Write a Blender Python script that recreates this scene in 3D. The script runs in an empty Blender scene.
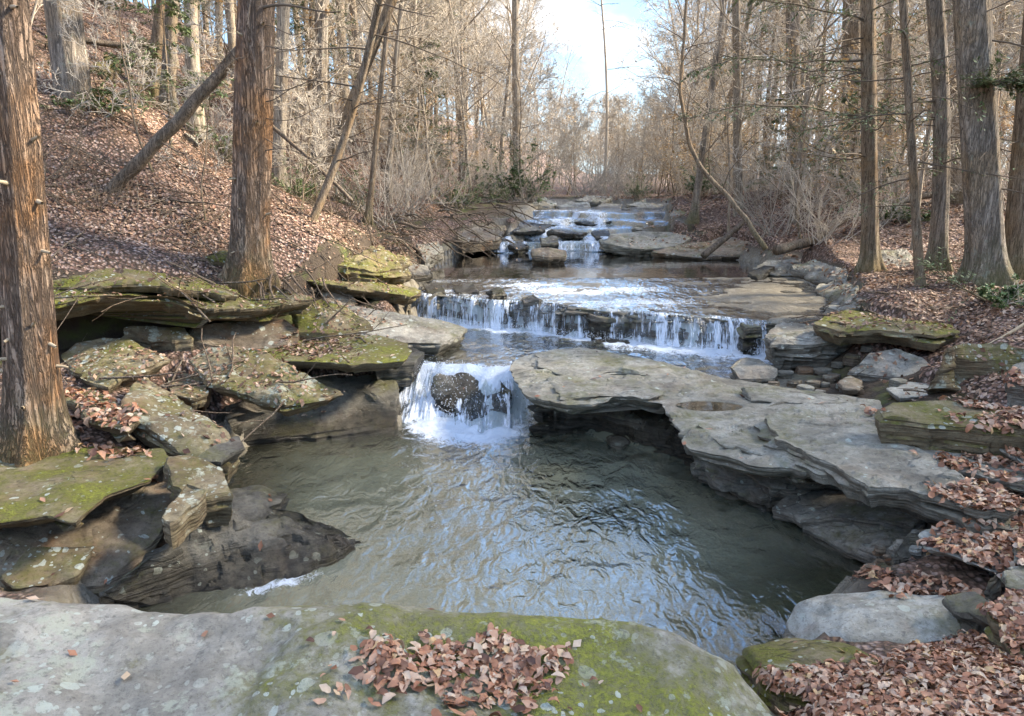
import bpy, math, random
import numpy as np
from mathutils import Vector
from mathutils.bvhtree import BVHTree
rs = np.random.RandomState(7)
random.seed(7)
S = bpy.context.scene
COL = S.collection
R = math.radians

# ------------------------------------------------------------------ camera geometry
CAMZ, PITCH, FPX = 2.6, R(13.5), 740.0
CP, SP = math.cos(PITCH), math.sin(PITCH)
def ray(px, py):
    dx = (px-512)/FPX; dy = (358-py)/FPX
    return dx, CP+dy*SP, -SP+dy*CP
def P(px, py, z):                       # point at height z seen at the pixel
    a, b, c = ray(px, py); t = (z-CAMZ)/c
    return (a*t, b*t, z)
def PY(px, py, Y):                      # point at depth Y seen at the pixel
    a, b, c = ray(px, py); t = Y/b
    return (a*t, Y, CAMZ+c*t)

# ------------------------------------------------------------------ noise
_perm = np.random.RandomState(3).permutation(256); _perm = np.concatenate([_perm, _perm, _perm])
_g = np.random.RandomState(4).normal(size=(256, 3)); _g /= np.linalg.norm(_g, axis=1)[:, None]
def noise(p):
    p = np.asarray(p, float); i = np.floor(p).astype(int); f = p-i; i &= 255
    u = f*f*f*(f*(f*6-15)+10); out = 0
    for a in (0, 1):
        for b in (0, 1):
            for c in (0, 1):
                h = _perm[_perm[_perm[(i[:, 0]+a) & 255]+((i[:, 1]+b) & 255)]+((i[:, 2]+c) & 255)]
                d = ((f-np.array([a, b, c]))*_g[h]).sum(1)
                w = (u[:, 0] if a else 1-u[:, 0])*(u[:, 1] if b else 1-u[:, 1])*(u[:, 2] if c else 1-u[:, 2])
                out = out+w*d
    return out*1.6
def fbm(p, oct=4, gain=.5):
    p = np.asarray(p, float); a = 1.; s = 0
    for k in range(oct):
        s = s+a*noise(p*(2.03**k)+k*17.3); a *= gain
    return s
def n2(x, y, sc, oct=3, off=0.):
    return fbm(np.stack([x*sc+off, y*sc-off, np.full_like(x, off)], 1), oct)
def sst(a, b, x):
    t = np.clip((x-a)/(b-a), 0, 1); return t*t*(3-2*t)

# ------------------------------------------------------------------ object helpers
def mesh_np(name, V, F, mat=None, parent=None, smooth=True, sharp=None, attrs=None, mats=None, midx=None):
    """V (n,3); F list of (m,k) face arrays"""
    me = bpy.data.meshes.new(name); V = np.asarray(V, np.float32)
    if isinstance(F, np.ndarray): F = [F]
    F = [np.asarray(f, np.int32) for f in F if len(f)]
    me.vertices.add(len(V)); me.vertices.foreach_set('co', V.ravel())
    nl = sum(f.size for f in F); npoly = sum(len(f) for f in F)
    me.loops.add(nl); me.loops.foreach_set('vertex_index', np.concatenate([f.ravel() for f in F]))
    me.polygons.add(npoly)
    tot = np.concatenate([np.full(len(f), f.shape[1], np.int32) for f in F])
    me.polygons.foreach_set('loop_start', np.concatenate([[0], np.cumsum(tot)[:-1]]).astype(np.int32))
    me.polygons.foreach_set('use_smooth', np.full(npoly, smooth))
    me.update(calc_edges=True); me.validate()
    if attrs:
        for k, v in attrs.items():
            at = me.attributes.new(k, 'FLOAT', 'POINT'); at.data.foreach_set('value', np.asarray(v, np.float32))
    if sharp is not None: me.set_sharp_from_angle(angle=R(sharp))
    if mat: me.materials.append(mat)
    o = bpy.data.objects.new(name, me); COL.objects.link(o)
    if parent: o.parent = parent
    return o
def tag(o, label=None, cat=None, group=None, kind=None):
    if label: o['label'] = label
    if cat: o['category'] = cat
    if group: o['group'] = group
    if kind: o['kind'] = kind
    return o
def empty(name, loc=(0, 0, 0)):
    o = bpy.data.objects.new(name, None); COL.objects.link(o); o.location = loc; o.empty_display_size = .2
    return o
def tubes(items):
    """items: list of (pts (n,k,3), rad (n,k), sides) -> V, [F]"""
    Vs, Fs, off = [], [], 0
    for pts, rad, sd in items:
        n, k, _ = pts.shape
        if n == 0: continue
        t = np.gradient(pts, axis=1); t /= np.linalg.norm(t, axis=2)[..., None]+1e-9
        ref = np.where(np.abs(t[:, :1, 2:3]) > .9, np.array([1., 0, 0]), np.array([0, 0, 1.]))
        ref = np.broadcast_to(ref, t.shape)
        a = np.cross(t, ref); a /= np.linalg.norm(a, axis=2)[..., None]+1e-9
        b = np.cross(t, a)
        th = np.arange(sd)*2*np.pi/sd
        ring = pts[:, :, None, :]+rad[:, :, None, None]*(np.cos(th)[None, None, :, None]*a[:, :, None, :]+np.sin(th)[None, None, :, None]*b[:, :, None, :])
        V = ring.reshape(-1, 3)
        idx = np.arange(n*k*sd).reshape(n, k, sd)
        A = idx[:, :-1, :]; B = np.roll(A, -1, 2); D = idx[:, 1:, :]; C_ = np.roll(D, -1, 2)
        Fs.append(np.stack([A, B, C_, D], -1).reshape(-1, 4)+off); Vs.append(V); off += len(V)
    return np.concatenate(Vs), np.concatenate(Fs)

# ------------------------------------------------------------------ node material helper
class M:
    def __init__(s, name):
        s.m = bpy.data.materials.new(name); s.m.use_nodes = True; s.nt = s.m.node_tree; s.nt.nodes.clear()
        s.out = s.N('ShaderNodeOutputMaterial')
    def N(s, t, **k):
        n = s.nt.nodes.new(t)
        for a, b in k.items(): setattr(n, a, b)
        return n
    def L(s, a, b): s.nt.links.new(a, b)
    def val(s, sock, v):
        if isinstance(v, (int, float)): sock.default_value = v
        elif isinstance(v, tuple): sock.default_value = v if len(v) == len(sock.default_value) else (*v, 1)
        else: s.L(v, sock)
    def pos(s, scale=(1, 1, 1), obj=False):
        g = s.N('ShaderNodeTexCoord').outputs['Object'] if obj else s.N('ShaderNodeNewGeometry').outputs['Position']
        m = s.N('ShaderNodeMapping'); s.L(g, m.inputs[0]); m.inputs['Scale'].default_value = scale
        return m.outputs[0]
    def noise(s, vec, scale, detail=4, rough=.55, dist=0.):
        n = s.N('ShaderNodeTexNoise'); s.L(vec, n.inputs['Vector']); n.inputs['Scale'].default_value = scale
        n.inputs['Detail'].default_value = detail; n.inputs['Roughness'].default_value = rough; n.inputs['Distortion'].default_value = dist
        return n.outputs[0]
    def vor(s, vec, scale, feature='F1', out='Distance', rnd=1.):
        n = s.N('ShaderNodeTexVoronoi', feature=feature); s.L(vec, n.inputs['Vector']); n.inputs['Scale'].default_value = scale
        n.inputs['Randomness'].default_value = rnd
        return n.outputs[out]
    def ramp(s, f, a, b, lo=0., hi=1.):
        n = s.N('ShaderNodeMapRange', interpolation_type='SMOOTHSTEP'); s.L(f, n.inputs[0])
        for i, v in zip((1, 2, 3, 4), (a, b, lo, hi)): n.inputs[i].default_value = v
        return n.outputs[0]
    def cramp(s, f, stops, interp='LINEAR'):
        n = s.N('ShaderNodeValToRGB'); s.L(f, n.inputs[0]); cr = n.color_ramp; cr.interpolation = interp
        while len(cr.elements) < len(stops): cr.elements.new(.5)
        for e, (p, c) in zip(cr.elements, stops): e.position = p; e.color = (*c, 1)
        return n.outputs[0]
    def math(s, op, a, b=None, clamp=False):
        n = s.N('ShaderNodeMath', operation=op, use_clamp=clamp); s.val(n.inputs[0], a)
        if b is not None: s.val(n.inputs[1], b)
        return n.outputs[0]
    def mix(s, f, a, b, mode='MIX'):
        n = s.N('ShaderNodeMix', data_type='RGBA', blend_type=mode); s.val(n.inputs[0], f); s.val(n.inputs[6], a); s.val(n.inputs[7], b)
        return n.outputs[2]
    def bump(s, h, strength=.5, dist=.02, normal=None):
        n = s.N('ShaderNodeBump'); s.L(h, n.inputs['Height']); n.inputs['Strength'].default_value = strength; n.inputs['Distance'].default_value = dist
        if normal: s.L(normal, n.inputs['Normal'])
        return n.outputs[0]
    def pbsdf(s, col, rough=.8, spec=.3, normal=None):
        n = s.N('ShaderNodeBsdfPrincipled'); s.val(n.inputs['Base Color'], col); s.val(n.inputs['Roughness'], rough)
        s.val(n.inputs['Specular IOR Level'], spec)
        if normal: s.L(normal, n.inputs['Normal'])
        return n
    def surf(s, sh): s.L(sh.outputs[0] if hasattr(sh, 'outputs') else sh, s.out.inputs[0]); return s.m
    def up(s):
        g = s.N('ShaderNodeNewGeometry'); x = s.N('ShaderNodeSeparateXYZ'); s.L(g.outputs['Normal'], x.inputs[0]); return x.outputs[2]
    def posz(s):
        g = s.N('ShaderNodeNewGeometry'); x = s.N('ShaderNodeSeparateXYZ'); s.L(g.outputs['Position'], x.inputs[0]); return x.outputs[2]
    def attr(s, n):
        return s.N('ShaderNodeAttribute', attribute_name=n).outputs['Fac']

def rock_mat(name, c1, c2, moss=.3, lichen=.3, rust=.1, wet=.0, rough=.75, bscale=1., dark=1., cracks=1.):
    """wet: world height (m above the local water) under which the stone is soaked, attribute 'wetz' holds height above water"""
    m = M(name); p = m.pos(); ps = m.pos((1, 1, 3.5))
    big = m.noise(p, 1.6, 5, .6); mid = m.noise(ps, 9, 6, .65, .3); fine = m.noise(p, 85, 6, .8)
    t = m.math('ADD', m.math('MULTIPLY', big, .55), m.math('MULTIPLY', mid, .45))
    col = m.mix(m.ramp(t, .38, .62), c1, c2)
    col = m.mix(m.ramp(fine, .35, .75, 0, .5), col, m.mix(.5, col, (.05, .045, .04)), 'MIX')
    # thin darker bedding lines and cracks
    band = m.noise(m.pos((.5, .5, 26)), 1.5, 3, .6, .4)
    upv = m.up()
    side = m.ramp(upv, .35, .75, 1, 0)
    col = m.mix(m.math('MULTIPLY', m.ramp(band, .5, .62), m.math('MULTIPLY', side, .55)), col, tuple(x*.4 for x in c1))
    col = m.mix(m.ramp(m.noise(m.pos((1, 1, 2)), 3.3, 6, .68), .5, .68, 0, .6), col, tuple(x*.4 for x in c1))
    # iron staining
    if rust: col = m.mix(m.math('MULTIPLY', m.ramp(m.noise(p, 2.7, 4), .52, .66), rust), col, (.23, .1, .035))
    # algae film / moss on upward faces
    mn = m.noise(p, 2.2, 6, .62); mnf = m.noise(p, 22, 4, .7)
    mm = m.math('ADD', m.math('ADD', mn, m.attr('mossa')), m.math('MULTIPLY', m.math('SUBTRACT', mnf, .5), .45))
    film = m.math('MULTIPLY', m.ramp(mm, .56-.25*moss, .8-.25*moss), m.ramp(upv, .0, .5))
    col = m.mix(m.math('MULTIPLY', film, min(1., .35+.6*moss)), col, (.13, .125, .025))
    thick = m.math('MULTIPLY', m.math('MULTIPLY', m.ramp(mm, .74-.25*moss, .9-.25*moss), m.ramp(m.noise(p, 34, 4, .75), .38, .55, .25, 1)), m.ramp(upv, .05, .45))
    mcol = m.mix(m.noise(p, 90, 3), (.09, .115, .014), (.36, .36, .045))
    if moss > .15: col = m.mix(m.math('MULTIPLY', thick, min(1., moss*1.3)), col, mcol)
    # lichen discs of several sizes, gathered in patches
    if lichen:
        wob = m.N('ShaderNodeVectorMath', operation='ADD'); m.L(p, wob.inputs[0])
        nz = m.N('ShaderNodeTexNoise'); m.L(p, nz.inputs['Vector']); nz.inputs['Scale'].default_value = 14
        sc = m.N('ShaderNodeVectorMath', operation='SCALE'); m.L(nz.outputs['Color'], sc.inputs[0]); sc.inputs['Scale'].default_value = .05; m.L(sc.outputs[0], wob.inputs[1])
        patch = m.ramp(m.noise(p, 1.9, 3), .42, .6)
        disc = None
        for scl, rad in ((6, .2), (13, .3), (29, .3)):
            v = m.N('ShaderNodeTexVoronoi'); m.L(wob.outputs[0], v.inputs['Vector']); v.inputs['Scale'].default_value = scl
            sx = m.N('ShaderNodeSeparateColor'); m.L(v.outputs['Color'], sx.inputs[0])
            r = m.math('MULTIPLY', m.ramp(sx.outputs[0], 1-lichen*.75, 1.0), rad*1.35)
            q = m.math('SUBTRACT', r, v.outputs['Distance']); q = m.ramp(q, 0, .04)
            disc = q if disc is None else m.math('MAXIMUM', disc, q)
        disc = m.math('MULTIPLY', disc, m.ramp(mnf, .3, .5, .45, .95))
        disc = m.math('MULTIPLY', disc, m.math('ADD', .35, m.math('MULTIPLY', patch, .65)))
        disc = m.math('MULTIPLY', disc, m.ramp(upv, -.1, .2))
        crust = m.math('MULTIPLY', m.ramp(m.math('ADD', m.noise(p, 3.1, 6, .7), m.math('MULTIPLY', mnf, .2)), .74-.1*lichen, .8-.1*lichen), .75*lichen+.2)
        col = m.mix(m.math('MULTIPLY', crust, m.ramp(upv, -.2, .2)), col, (.38, .4, .31))
        col = m.mix(disc, col, m.mix(big, (.5, .52, .44), (.42, .47, .4)))
    wv = m.N('ShaderNodeVectorMath', operation='ADD'); m.L(m.pos((.55, 1.25, 1.6)), wv.inputs[0]); wn = m.N('ShaderNodeTexNoise'); m.L(p, wn.inputs['Vector']); wn.inputs['Scale'].default_value = 5
    ws = m.N('ShaderNodeVectorMath', operation='SCALE'); m.L(wn.outputs['Color'], ws.inputs[0]); ws.inputs['Scale'].default_value = .16; m.L(ws.outputs[0], wv.inputs[1])
    cr = m.ramp(m.vor(wv.outputs[0], 3.1, 'DISTANCE_TO_EDGE'), 0, .022)
    crn = m.ramp(m.noise(p, 1.5, 3), .55, .62)
    crk = m.math('SUBTRACT', 1, m.math('MULTIPLY', m.math('SUBTRACT', 1, cr), m.math('MULTIPLY', crn, cracks)))
    col = m.mix(m.math('MULTIPLY', m.math('SUBTRACT', 1, crk), .6), col, tuple(x*.25 for x in c1))
    # soaked near the water
    hz = m.attr('wetz')
    wl = m.ramp(m.math('ADD', hz, m.math('MULTIPLY', m.math('SUBTRACT', big, .5), .25)), wet+.03, wet+.12, 1, 0)
    col = m.mix(wl, col, m.mix(1., col, (.42, .4, .36), 'MULTIPLY'))
    rg = m.math('SUBTRACT', rough, m.math('MULTIPLY', wl, rough-.22))
    h = m.math('ADD', m.math('MULTIPLY', mid, .6), m.math('MULTIPLY', fine, .35))
    h = m.math('ADD', h, m.math('MULTIPLY', crk, .45))
    h = m.math('ADD', h, m.math('MULTIPLY', m.math('MULTIPLY', m.ramp(band, .42, .6), side), .5))
    h = m.math('ADD', h, m.math('MULTIPLY', thick, m.math('MULTIPLY', mnf, .9)))
    grain = m.math('ADD', m.noise(p, 240, 3, .8), m.math('MULTIPLY', m.ramp(m.noise(p, 38, 5, .75), .3, .52), .9))
    nb = m.bump(h, .85, .035*bscale)
    return m.surf(m.pbsdf(m.mix(m.ramp(grain, .7, 1.35, .45, 0), col, tuple(x*.3 for x in c1)), rg, .35, m.bump(grain, .5, .012, nb)))
# ------------------------------------------------------------------ materials
MAT = {}
MAT['rock_grey'] = rock_mat('grey_sandstone', (.19, .175, .14), (.38, .36, .3), .3, .35, .12, rough=.7)
MAT['rock_slab'] = rock_mat('creek_slab', (.215, .2, .155), (.42, .4, .33), .4, .12, .12, rough=.6)
MAT['rock_moss'] = rock_mat('mossy_stone', (.17, .13, .075), (.28, .23, .14), .95, .3, .2, rough=.85)
MAT['rock_lichen'] = rock_mat('lichen_stone', (.16, .12, .07), (.32, .27, .165), .58, .75, .25, rough=.85)
MAT['rock_brown'] = rock_mat('brown_stone', (.2, .155, .105), (.34, .28, .2), .35, .35, .45, rough=.7)
MAT['rock_dark'] = rock_mat('soaked_stone', (.075, .07, .055), (.21, .195, .155), .35, .08, .08, wet=.12, rough=.45, cracks=0.)
MAT['rock_pale'] = rock_mat('pale_stone', (.3, .29, .24), (.52, .52, .46), .2, .2, .25, rough=.8)
MAT['rock_front'] = rock_mat('foreground_stone', (.25, .235, .195), (.43, .41, .35), .64, .6, .03, rough=.85, bscale=.6, cracks=0.)

# soil + leaf litter ground
m = M('forest_floor'); p = m.pos()
v = m.N('ShaderNodeTexVoronoi'); m.L(m.pos((1, 1, .6)), v.inputs['Vector']); v.inputs['Scale'].default_value = 27
sx = m.N('ShaderNodeSeparateColor'); m.L(v.outputs['Color'], sx.inputs[0])
leaf = m.cramp(sx.outputs[0], [(0, (.07, .04, .03)), (.25, (.17, .095, .07)), (.5, (.27, .17, .13)), (.75, (.38, .27, .22)), (1, (.5, .39, .33))])
leaf = m.mix(m.ramp(v.outputs['Distance'], .3, .7), leaf, (.045, .03, .02))
leaf = m.mix(m.ramp(m.noise(p, .7, 5), .4, .65, 0, .5), leaf, (.13, .085, .055))
soil = m.mix(m.noise(p, 12, 5), (.03, .022, .015), (.085, .062, .04))
soil = m.mix(m.ramp(m.noise(p, 1.7, 5), .52, .68), soil, (.07, .08, .02))
lit = m.attr('litter')
litn = m.ramp(m.math('ADD', lit, m.math('MULTIPLY', m.math('SUBTRACT', m.noise(p, 1.3, 5), .5), .9)), .3, .6)
col = m.mix(litn, soil, leaf)
bed = m.mix(m.noise(m.pos((1, 1, 2)), 3, 6, .65), (.13, .115, .08), (.33, .3, .235))
pv = m.N('ShaderNodeTexVoronoi'); m.L(p, pv.inputs['Vector']); pv.inputs['Scale'].default_value = 6
bed = m.mix(m.ramp(pv.outputs['Distance'], .2, .5, 0, .4), bed, (.05, .04, .025))
col = m.mix(m.attr('bed'), col, bed)
h = m.math('ADD', m.math('MULTIPLY', v.outputs['Distance'], litn), m.noise(p, 25, 4))
rg = m.math('SUBTRACT', .85, m.math('MULTIPLY', m.attr('bed'), .5))
MAT['ground'] = m.surf(m.pbsdf(col, rg, .3, m.bump(h, .8, .04)))

def leaf_mat(name, stops, rough=.6):
    m = M(name); g = m.N('ShaderNodeNewGeometry')
    col = m.cramp(g.outputs['Random Per Island'], stops)
    col = m.mix(m.noise(m.pos(), 60, 3), col, m.mix(1., col, (.6, .55, .5), 'MULTIPLY'))
    b = m.pbsdf(col, rough, .45)
    tr = m.N('ShaderNodeBsdfTranslucent'); m.L(col, tr.inputs[0])
    ms = m.N('ShaderNodeMixShader'); ms.inputs[0].default_value = .12; m.L(b.outputs[0], ms.inputs[1]); m.L(tr.outputs[0], ms.inputs[2])
    return m.surf(ms)
MAT['leaf'] = leaf_mat('dry_leaf', [(0, (.08, .035, .022)), (.15, (.2, .09, .045)), (.35, (.4, .18, .095)), (.55, (.48, .26, .155)), (.75, (.53, .35, .24)), (.9, (.62, .5, .38)), (1, (.62, .4, .17))], .5)
MAT['leaf_far'] = leaf_mat('dry_leaf_bank', [(0, (.07, .038, .022)), (.25, (.19, .1, .058)), (.5, (.34, .205, .13)), (.78, (.46, .32, .22)), (1, (.6, .47, .36))])
MAT['needle'] = leaf_mat('hemlock_needles', [(0, (.07, .11, .045)), (.5, (.14, .21, .085)), (1, (.24, .31, .14))])
MAT['fern'] = leaf_mat('green_leaves', [(0, (.07, .13, .045)), (.6, (.13, .22, .08)), (1, (.25, .32, .12))])

def bark_mat(name, c1, c2, c3, furrow=1., sc=1., moss=0., lich=0.):
    m = M(name); p = m.pos((1, 1, .13), obj=True); pn = m.pos(obj=True)
    w = m.noise(p, 11*sc, 6, .7, .4)
    ra = m.math('ABSOLUTE', m.math('SUBTRACT', m.noise(m.pos((1, 1, .07), obj=True), 13*sc, 4, .6, .5), .5))
    rb = m.math('ABSOLUTE', m.math('SUBTRACT', m.noise(m.pos((1, 1, .12), obj=True), 30*sc, 4, .65, .3), .5))
    fw = m.ramp(m.math('MINIMUM', m.math('MULTIPLY', ra, 1.3), m.math('ADD', rb, .015)), .0, .085)
    fw = m.math('MULTIPLY', fw, m.ramp(m.noise(m.pos((1, 1, .5), obj=True), 16*sc, 4, .7), .2, .5, .55, 1))
    col = m.mix(m.ramp(w, .35, .65), c1, c2)
    col = m.mix(m.ramp(m.noise(pn, 1.4, 4), .45, .62, 0, .8), col, c3)
    col = m.mix(m.ramp(fw, 0, .6, .75, 0), col, tuple(x*.22 for x in c1))
    if lich: col = m.mix(m.ramp(m.noise(pn, 7, 5, .7), .58, .68, 0, lich), col, (.3, .33, .26))
    if moss:
        z = m.N('ShaderNodeSeparateXYZ'); m.L(m.N('ShaderNodeTexCoord').outputs['Object'], z.inputs[0])
        k = m.math('MULTIPLY', m.ramp(m.math('ADD', z.outputs[2], m.math('MULTIPLY', m.noise(pn, 6, 4), 1.2)), .5, 1.3, 1, 0), moss)
        col = m.mix(k, col, (.085, .1, .02))
    h = m.math('ADD', fw, m.math('MULTIPLY', m.noise(pn, 60*sc, 4), .3))
    return m.surf(m.pbsdf(col, .85, .25, m.bump(h, .9*furrow, .02/sc)))
MAT['bark_big'] = bark_mat('hemlock_bark', (.24, .165, .115), (.4, .3, .22), (.42, .22, .095), 1.3, 1., .35)
MAT['bark_grey'] = bark_mat('grey_bark', (.22, .185, .145), (.4, .345, .28), (.33, .25, .16), .8, 1.2, .5, .5)
MAT['bark_thin'] = bark_mat('thin_bark', (.17, .125, .085), (.33, .265, .19), (.28, .19, .105), .6, 2., .3, .3)
MAT['bark_far'] = bark_mat('woodland_bark', (.27, .22, .165), (.46, .4, .31), (.33, .25, .165), .4, 2., .15, .2)
def plain(name, c1, c2, sc=5, rough=.85):
    m = M(name); return m.surf(m.pbsdf(m.mix(m.noise(m.pos(obj=True), sc, 3), c1, c2), rough, .2))
MAT['twig'] = plain('twigs', (.31, .27, .22), (.56, .51, .43), .8)
MAT['twig_tan'] = plain('tan_twigs', (.37, .31, .235), (.58, .51, .41), .8)
MAT['beech'] = leaf_mat('clinging_beech_leaves', [(0, (.45, .28, .12)), (.5, (.64, .45, .22)), (1, (.78, .62, .38))])
MAT['twig_dark'] = plain('dark_twigs', (.08, .062, .045), (.17, .135, .1), 2)
MAT['log'] = bark_mat('fallen_wood', (.13, .1, .07), (.25, .2, .15), (.2, .14, .09), .6, 1.5, 0, .3)
MAT['stub'] = plain('broken_wood', (.3, .22, .13), (.5, .42, .3), 12)

# water: clear stream water over its bed + murk + foam
def water_mat(name, tint=(.55, .6, .45), murk=.52, b=.45, scale=1.):
    m = M(name); p = m.pos((1, .55, 1))
    n1 = m.noise(p, 8*scale, 2, .5, .9); n2_ = m.noise(p, 24*scale, 3, .55, .4); n3 = m.noise(m.pos(), 1.1, 2)
    rip = m.attr('ripple')
    h = m.math('ADD', n1, m.math('MULTIPLY', n2_, .22))
    h = m.math('MULTIPLY', h, m.math('MULTIPLY', rip, m.ramp(n3, .3, .7, .6, 1.2)))
    nrm = m.bump(h, b, .09)
    foam = m.attr('foam')
    fn = m.noise(m.pos((1, .7, 1)), 16, 6, .75, 1.2)
    fo = m.ramp(m.math('ADD', foam, m.math('MULTIPLY', m.math('SUBTRACT', fn, .5), 1.5)), .45, .8)
    fo = m.math('MULTIPLY', fo, m.ramp(foam, .02, .12))
    tr = m.N('ShaderNodeBsdfTransparent'); tr.inputs[0].default_value = (*tint, 1)
    df = m.N('ShaderNodeBsdfDiffuse'); df.inputs[0].default_value = (.32, .33, .235, 1)
    a = m.N('ShaderNodeMixShader'); m.L(m.math('MULTIPLY', m.attr('deep'), murk), a.inputs[0]); m.L(tr.outputs[0], a.inputs[1]); m.L(df.outputs[0], a.inputs[2])
    gl = m.N('ShaderNodeBsdfGlossy'); gl.inputs['Roughness'].default_value = .03; m.L(nrm, gl.inputs['Normal'])
    fr = m.N('ShaderNodeFresnel'); fr.inputs[0].default_value = 1.34; m.L(nrm, fr.inputs['Normal'])
    w = m.N('ShaderNodeMixShader'); m.L(m.math('ADD', m.math('MULTIPLY', fr.outputs[0], 3.3), .08, True), w.inputs[0])
    m.L(a.outputs[0], w.inputs[1]); m.L(gl.outputs[0], w.inputs[2])
    wh = m.pbsdf((.6, .67, .75), .4, .5, m.bump(fn, .8, .04)); wh.inputs['Subsurface Weight'].default_value = 0
    f = m.N('ShaderNodeMixShader'); m.L(fo, f.inputs[0]); m.L(w.outputs[0], f.inputs[1]); m.L(wh.outputs[0], f.inputs[2])
    return m.surf(f)
MAT['water'] = water_mat('stream_water')
# falling water: streaks of white with clear gaps
m = M('falling_water'); uv = m.N('ShaderNodeCombineXYZ'); m.L(m.attr('fu'), uv.inputs[0]); m.L(m.attr('fv'), uv.inputs[1])
st = m.N('ShaderNodeMapping'); m.L(uv.outputs[0], st.inputs[0]); st.inputs['Scale'].default_value = (1, .16, 1)
s1 = m.noise(st.outputs[0], 34, 5, .7, .3); s2 = m.noise(st.outputs[0], 5.5, 3)
den = m.attr('dens')
al = m.ramp(m.math('ADD', m.math('ADD', m.math('MULTIPLY', m.math('SUBTRACT', s1, .5), 2.6), m.math('MULTIPLY', m.math('SUBTRACT', s2, .5), 2.2)), den), .4, .95)
wh = m.pbsdf((.6, .66, .74), .35, .5, m.bump(s1, .6, .03))
tr = m.N('ShaderNodeBsdfTransparent'); tr.inputs[0].default_value = (.8, .83, .8, 1)
gl = m.N('ShaderNodeBsdfGlossy'); gl.inputs['Roughness'].default_value = .15; m.L(m.bump(s1, .8, .05), gl.inputs['Normal'])
g2 = m.N('ShaderNodeMixShader'); g2.inputs[0].default_value = .12; m.L(tr.outputs[0], g2.inputs[1]); m.L(gl.outputs[0], g2.inputs[2])
f = m.N('ShaderNodeMixShader'); m.L(al, f.inputs[0]); m.L(g2.outputs[0], f.inputs[1]); m.L(wh.outputs[0], f.inputs[2])
MAT['falls'] = m.surf(f)
MAT['spray'] = (lambda m: m.surf(m.pbsdf((.82, .87, .93), .7, .2)))(M('spray_drops'))

# ------------------------------------------------------------------ terrain
def resamp_poly(pts):
    return np.array(pts, float)[:, :2]
def inside(poly, x, y):
    c = np.zeros(x.shape, bool); n = len(poly); j = n-1
    for i in range(n):
        xi, yi = poly[i]; xj, yj = poly[j]
        k = ((yi > y) != (yj > y)) & (x < (xj-xi)*(y-yi)/(yj-yi+1e-12)+xi)
        c ^= k; j = i
    return c
def pdist(poly, x, y, closed=True):
    d = np.full(x.shape, 1e9); n = len(poly)
    for i in range(n if closed else n-1):
        ax, ay = poly[i]; bx, by = poly[(i+1) % n]
        vx, vy = bx-ax, by-ay; t = np.clip(((x-ax)*vx+(y-ay)*vy)/(vx*vx+vy*vy+1e-12), 0, 1)
        d = np.minimum(d, np.hypot(x-ax-t*vx, y-ay-t*vy))
    return d
def sd(poly, x, y):                     # positive inside
    d = pdist(poly, x, y); return np.where(inside(poly, x, y), d, -d)

CHp = [(110,600,0),(170,530,0),(225,450,0),(290,428,0),(395,425,0),(400,350,.45),(415,322,.45),(405,303,.86),
       (415,280,.88),(430,262,.9),(470,250,.9),(500,246,.9),(508,234,1.25),(520,216,1.7),(535,208,1.75)]
CH = [P(*q)[:2] for q in CHp]+[(1.8, 27), (3.6, 28)]
CH += [P(*q)[:2] for q in [(665,207,1.75),(668,216,1.7),(640,232,1.3),(640,249,.9),(700,253,.9),(770,264,.9),(835,285,.88),(850,305,.86),(835,322,.84),(770,330,.82),
       (775,352,.45),(800,360,.45),(785,372,.45),(740,395,.45),(790,450,.3),(815,470,0),(890,500,0),(905,560,0),(850,590,0),(790,650,0)]]
CH += [(.9, 2.6), (-1.2, 2.4), (-2.4, 3.2)]
CH = np.array(CH)
# a stepped stream: which stretch a point belongs to
def Wz(x, y):
    """water level and a 0..1 steepness mask"""
    x = np.asarray(x, float); y = np.asarray(y, float)
    l1 = np.interp(x, [-3, -1.5, .1, .7, 1.8, 3.5, 6], [8.35, 8.35, 8.25, 7.8, 6.6, 5.8, 5.0])
    wob = .12*np.sin(x*5.1)+.07*np.sin(x*11.7+1)
    l2 = 11.55-(x+1.2)*.5+.5*wob; l2 = np.clip(l2, 8.6, 12.2)
    w = .45*sst(-.28, .28, y-l1-.5*wob)
    w = w+(.385+.01*np.clip(y-11, 0, 4))*sst(-.06, .06, y-l2)
    l3 = 18.55+.25*np.sin(x*1.3)+wob
    w = w+.2*sst(-.12, .12, y-l3)
    for k, (dy, h) in enumerate(((.55, .13), (1.2, .16), (2.1, .17), (3.1, .17))):
        w = w+h*sst(-.14, .14, y-l3-dy-.45*np.sin(x*1.7+k*2.1)-.12*np.sin(x*6.3+k))
    return w
def lipd(x, y):
    l1 = np.interp(x, [-3, -1.5, .1, .7, 1.8, 3.5, 6], [8.35, 8.35, 8.25, 7.8, 6.6, 5.8, 5.0])
    wob = .12*np.sin(x*5.1)+.07*np.sin(x*11.7+1)
    l2 = np.clip(11.55-(x+1.2)*.5+.5*wob, 8.6, 12.2)
    return y-l1-.5*wob, y-l2, y-(18.55+.25*np.sin(x*1.3)+wob)
HL = np.array([(-30, 5.5), (-9, 6.3), (-6.2, 6.9), (-4.9, 7.55), (-2.95, 8.95), (-2.55, 10.4), (-2.3, 11.4), (-2.6, 14), (-3.0, 17), (-2.4, 20), (-1.2, 24), (-.8, 30), (-1.2, 42), (0, 70),
               (-4, 130), (-200, 130), (-200, -60), (-12, -60), (-6.5, 1.5), (-30, 4.5)])
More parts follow.
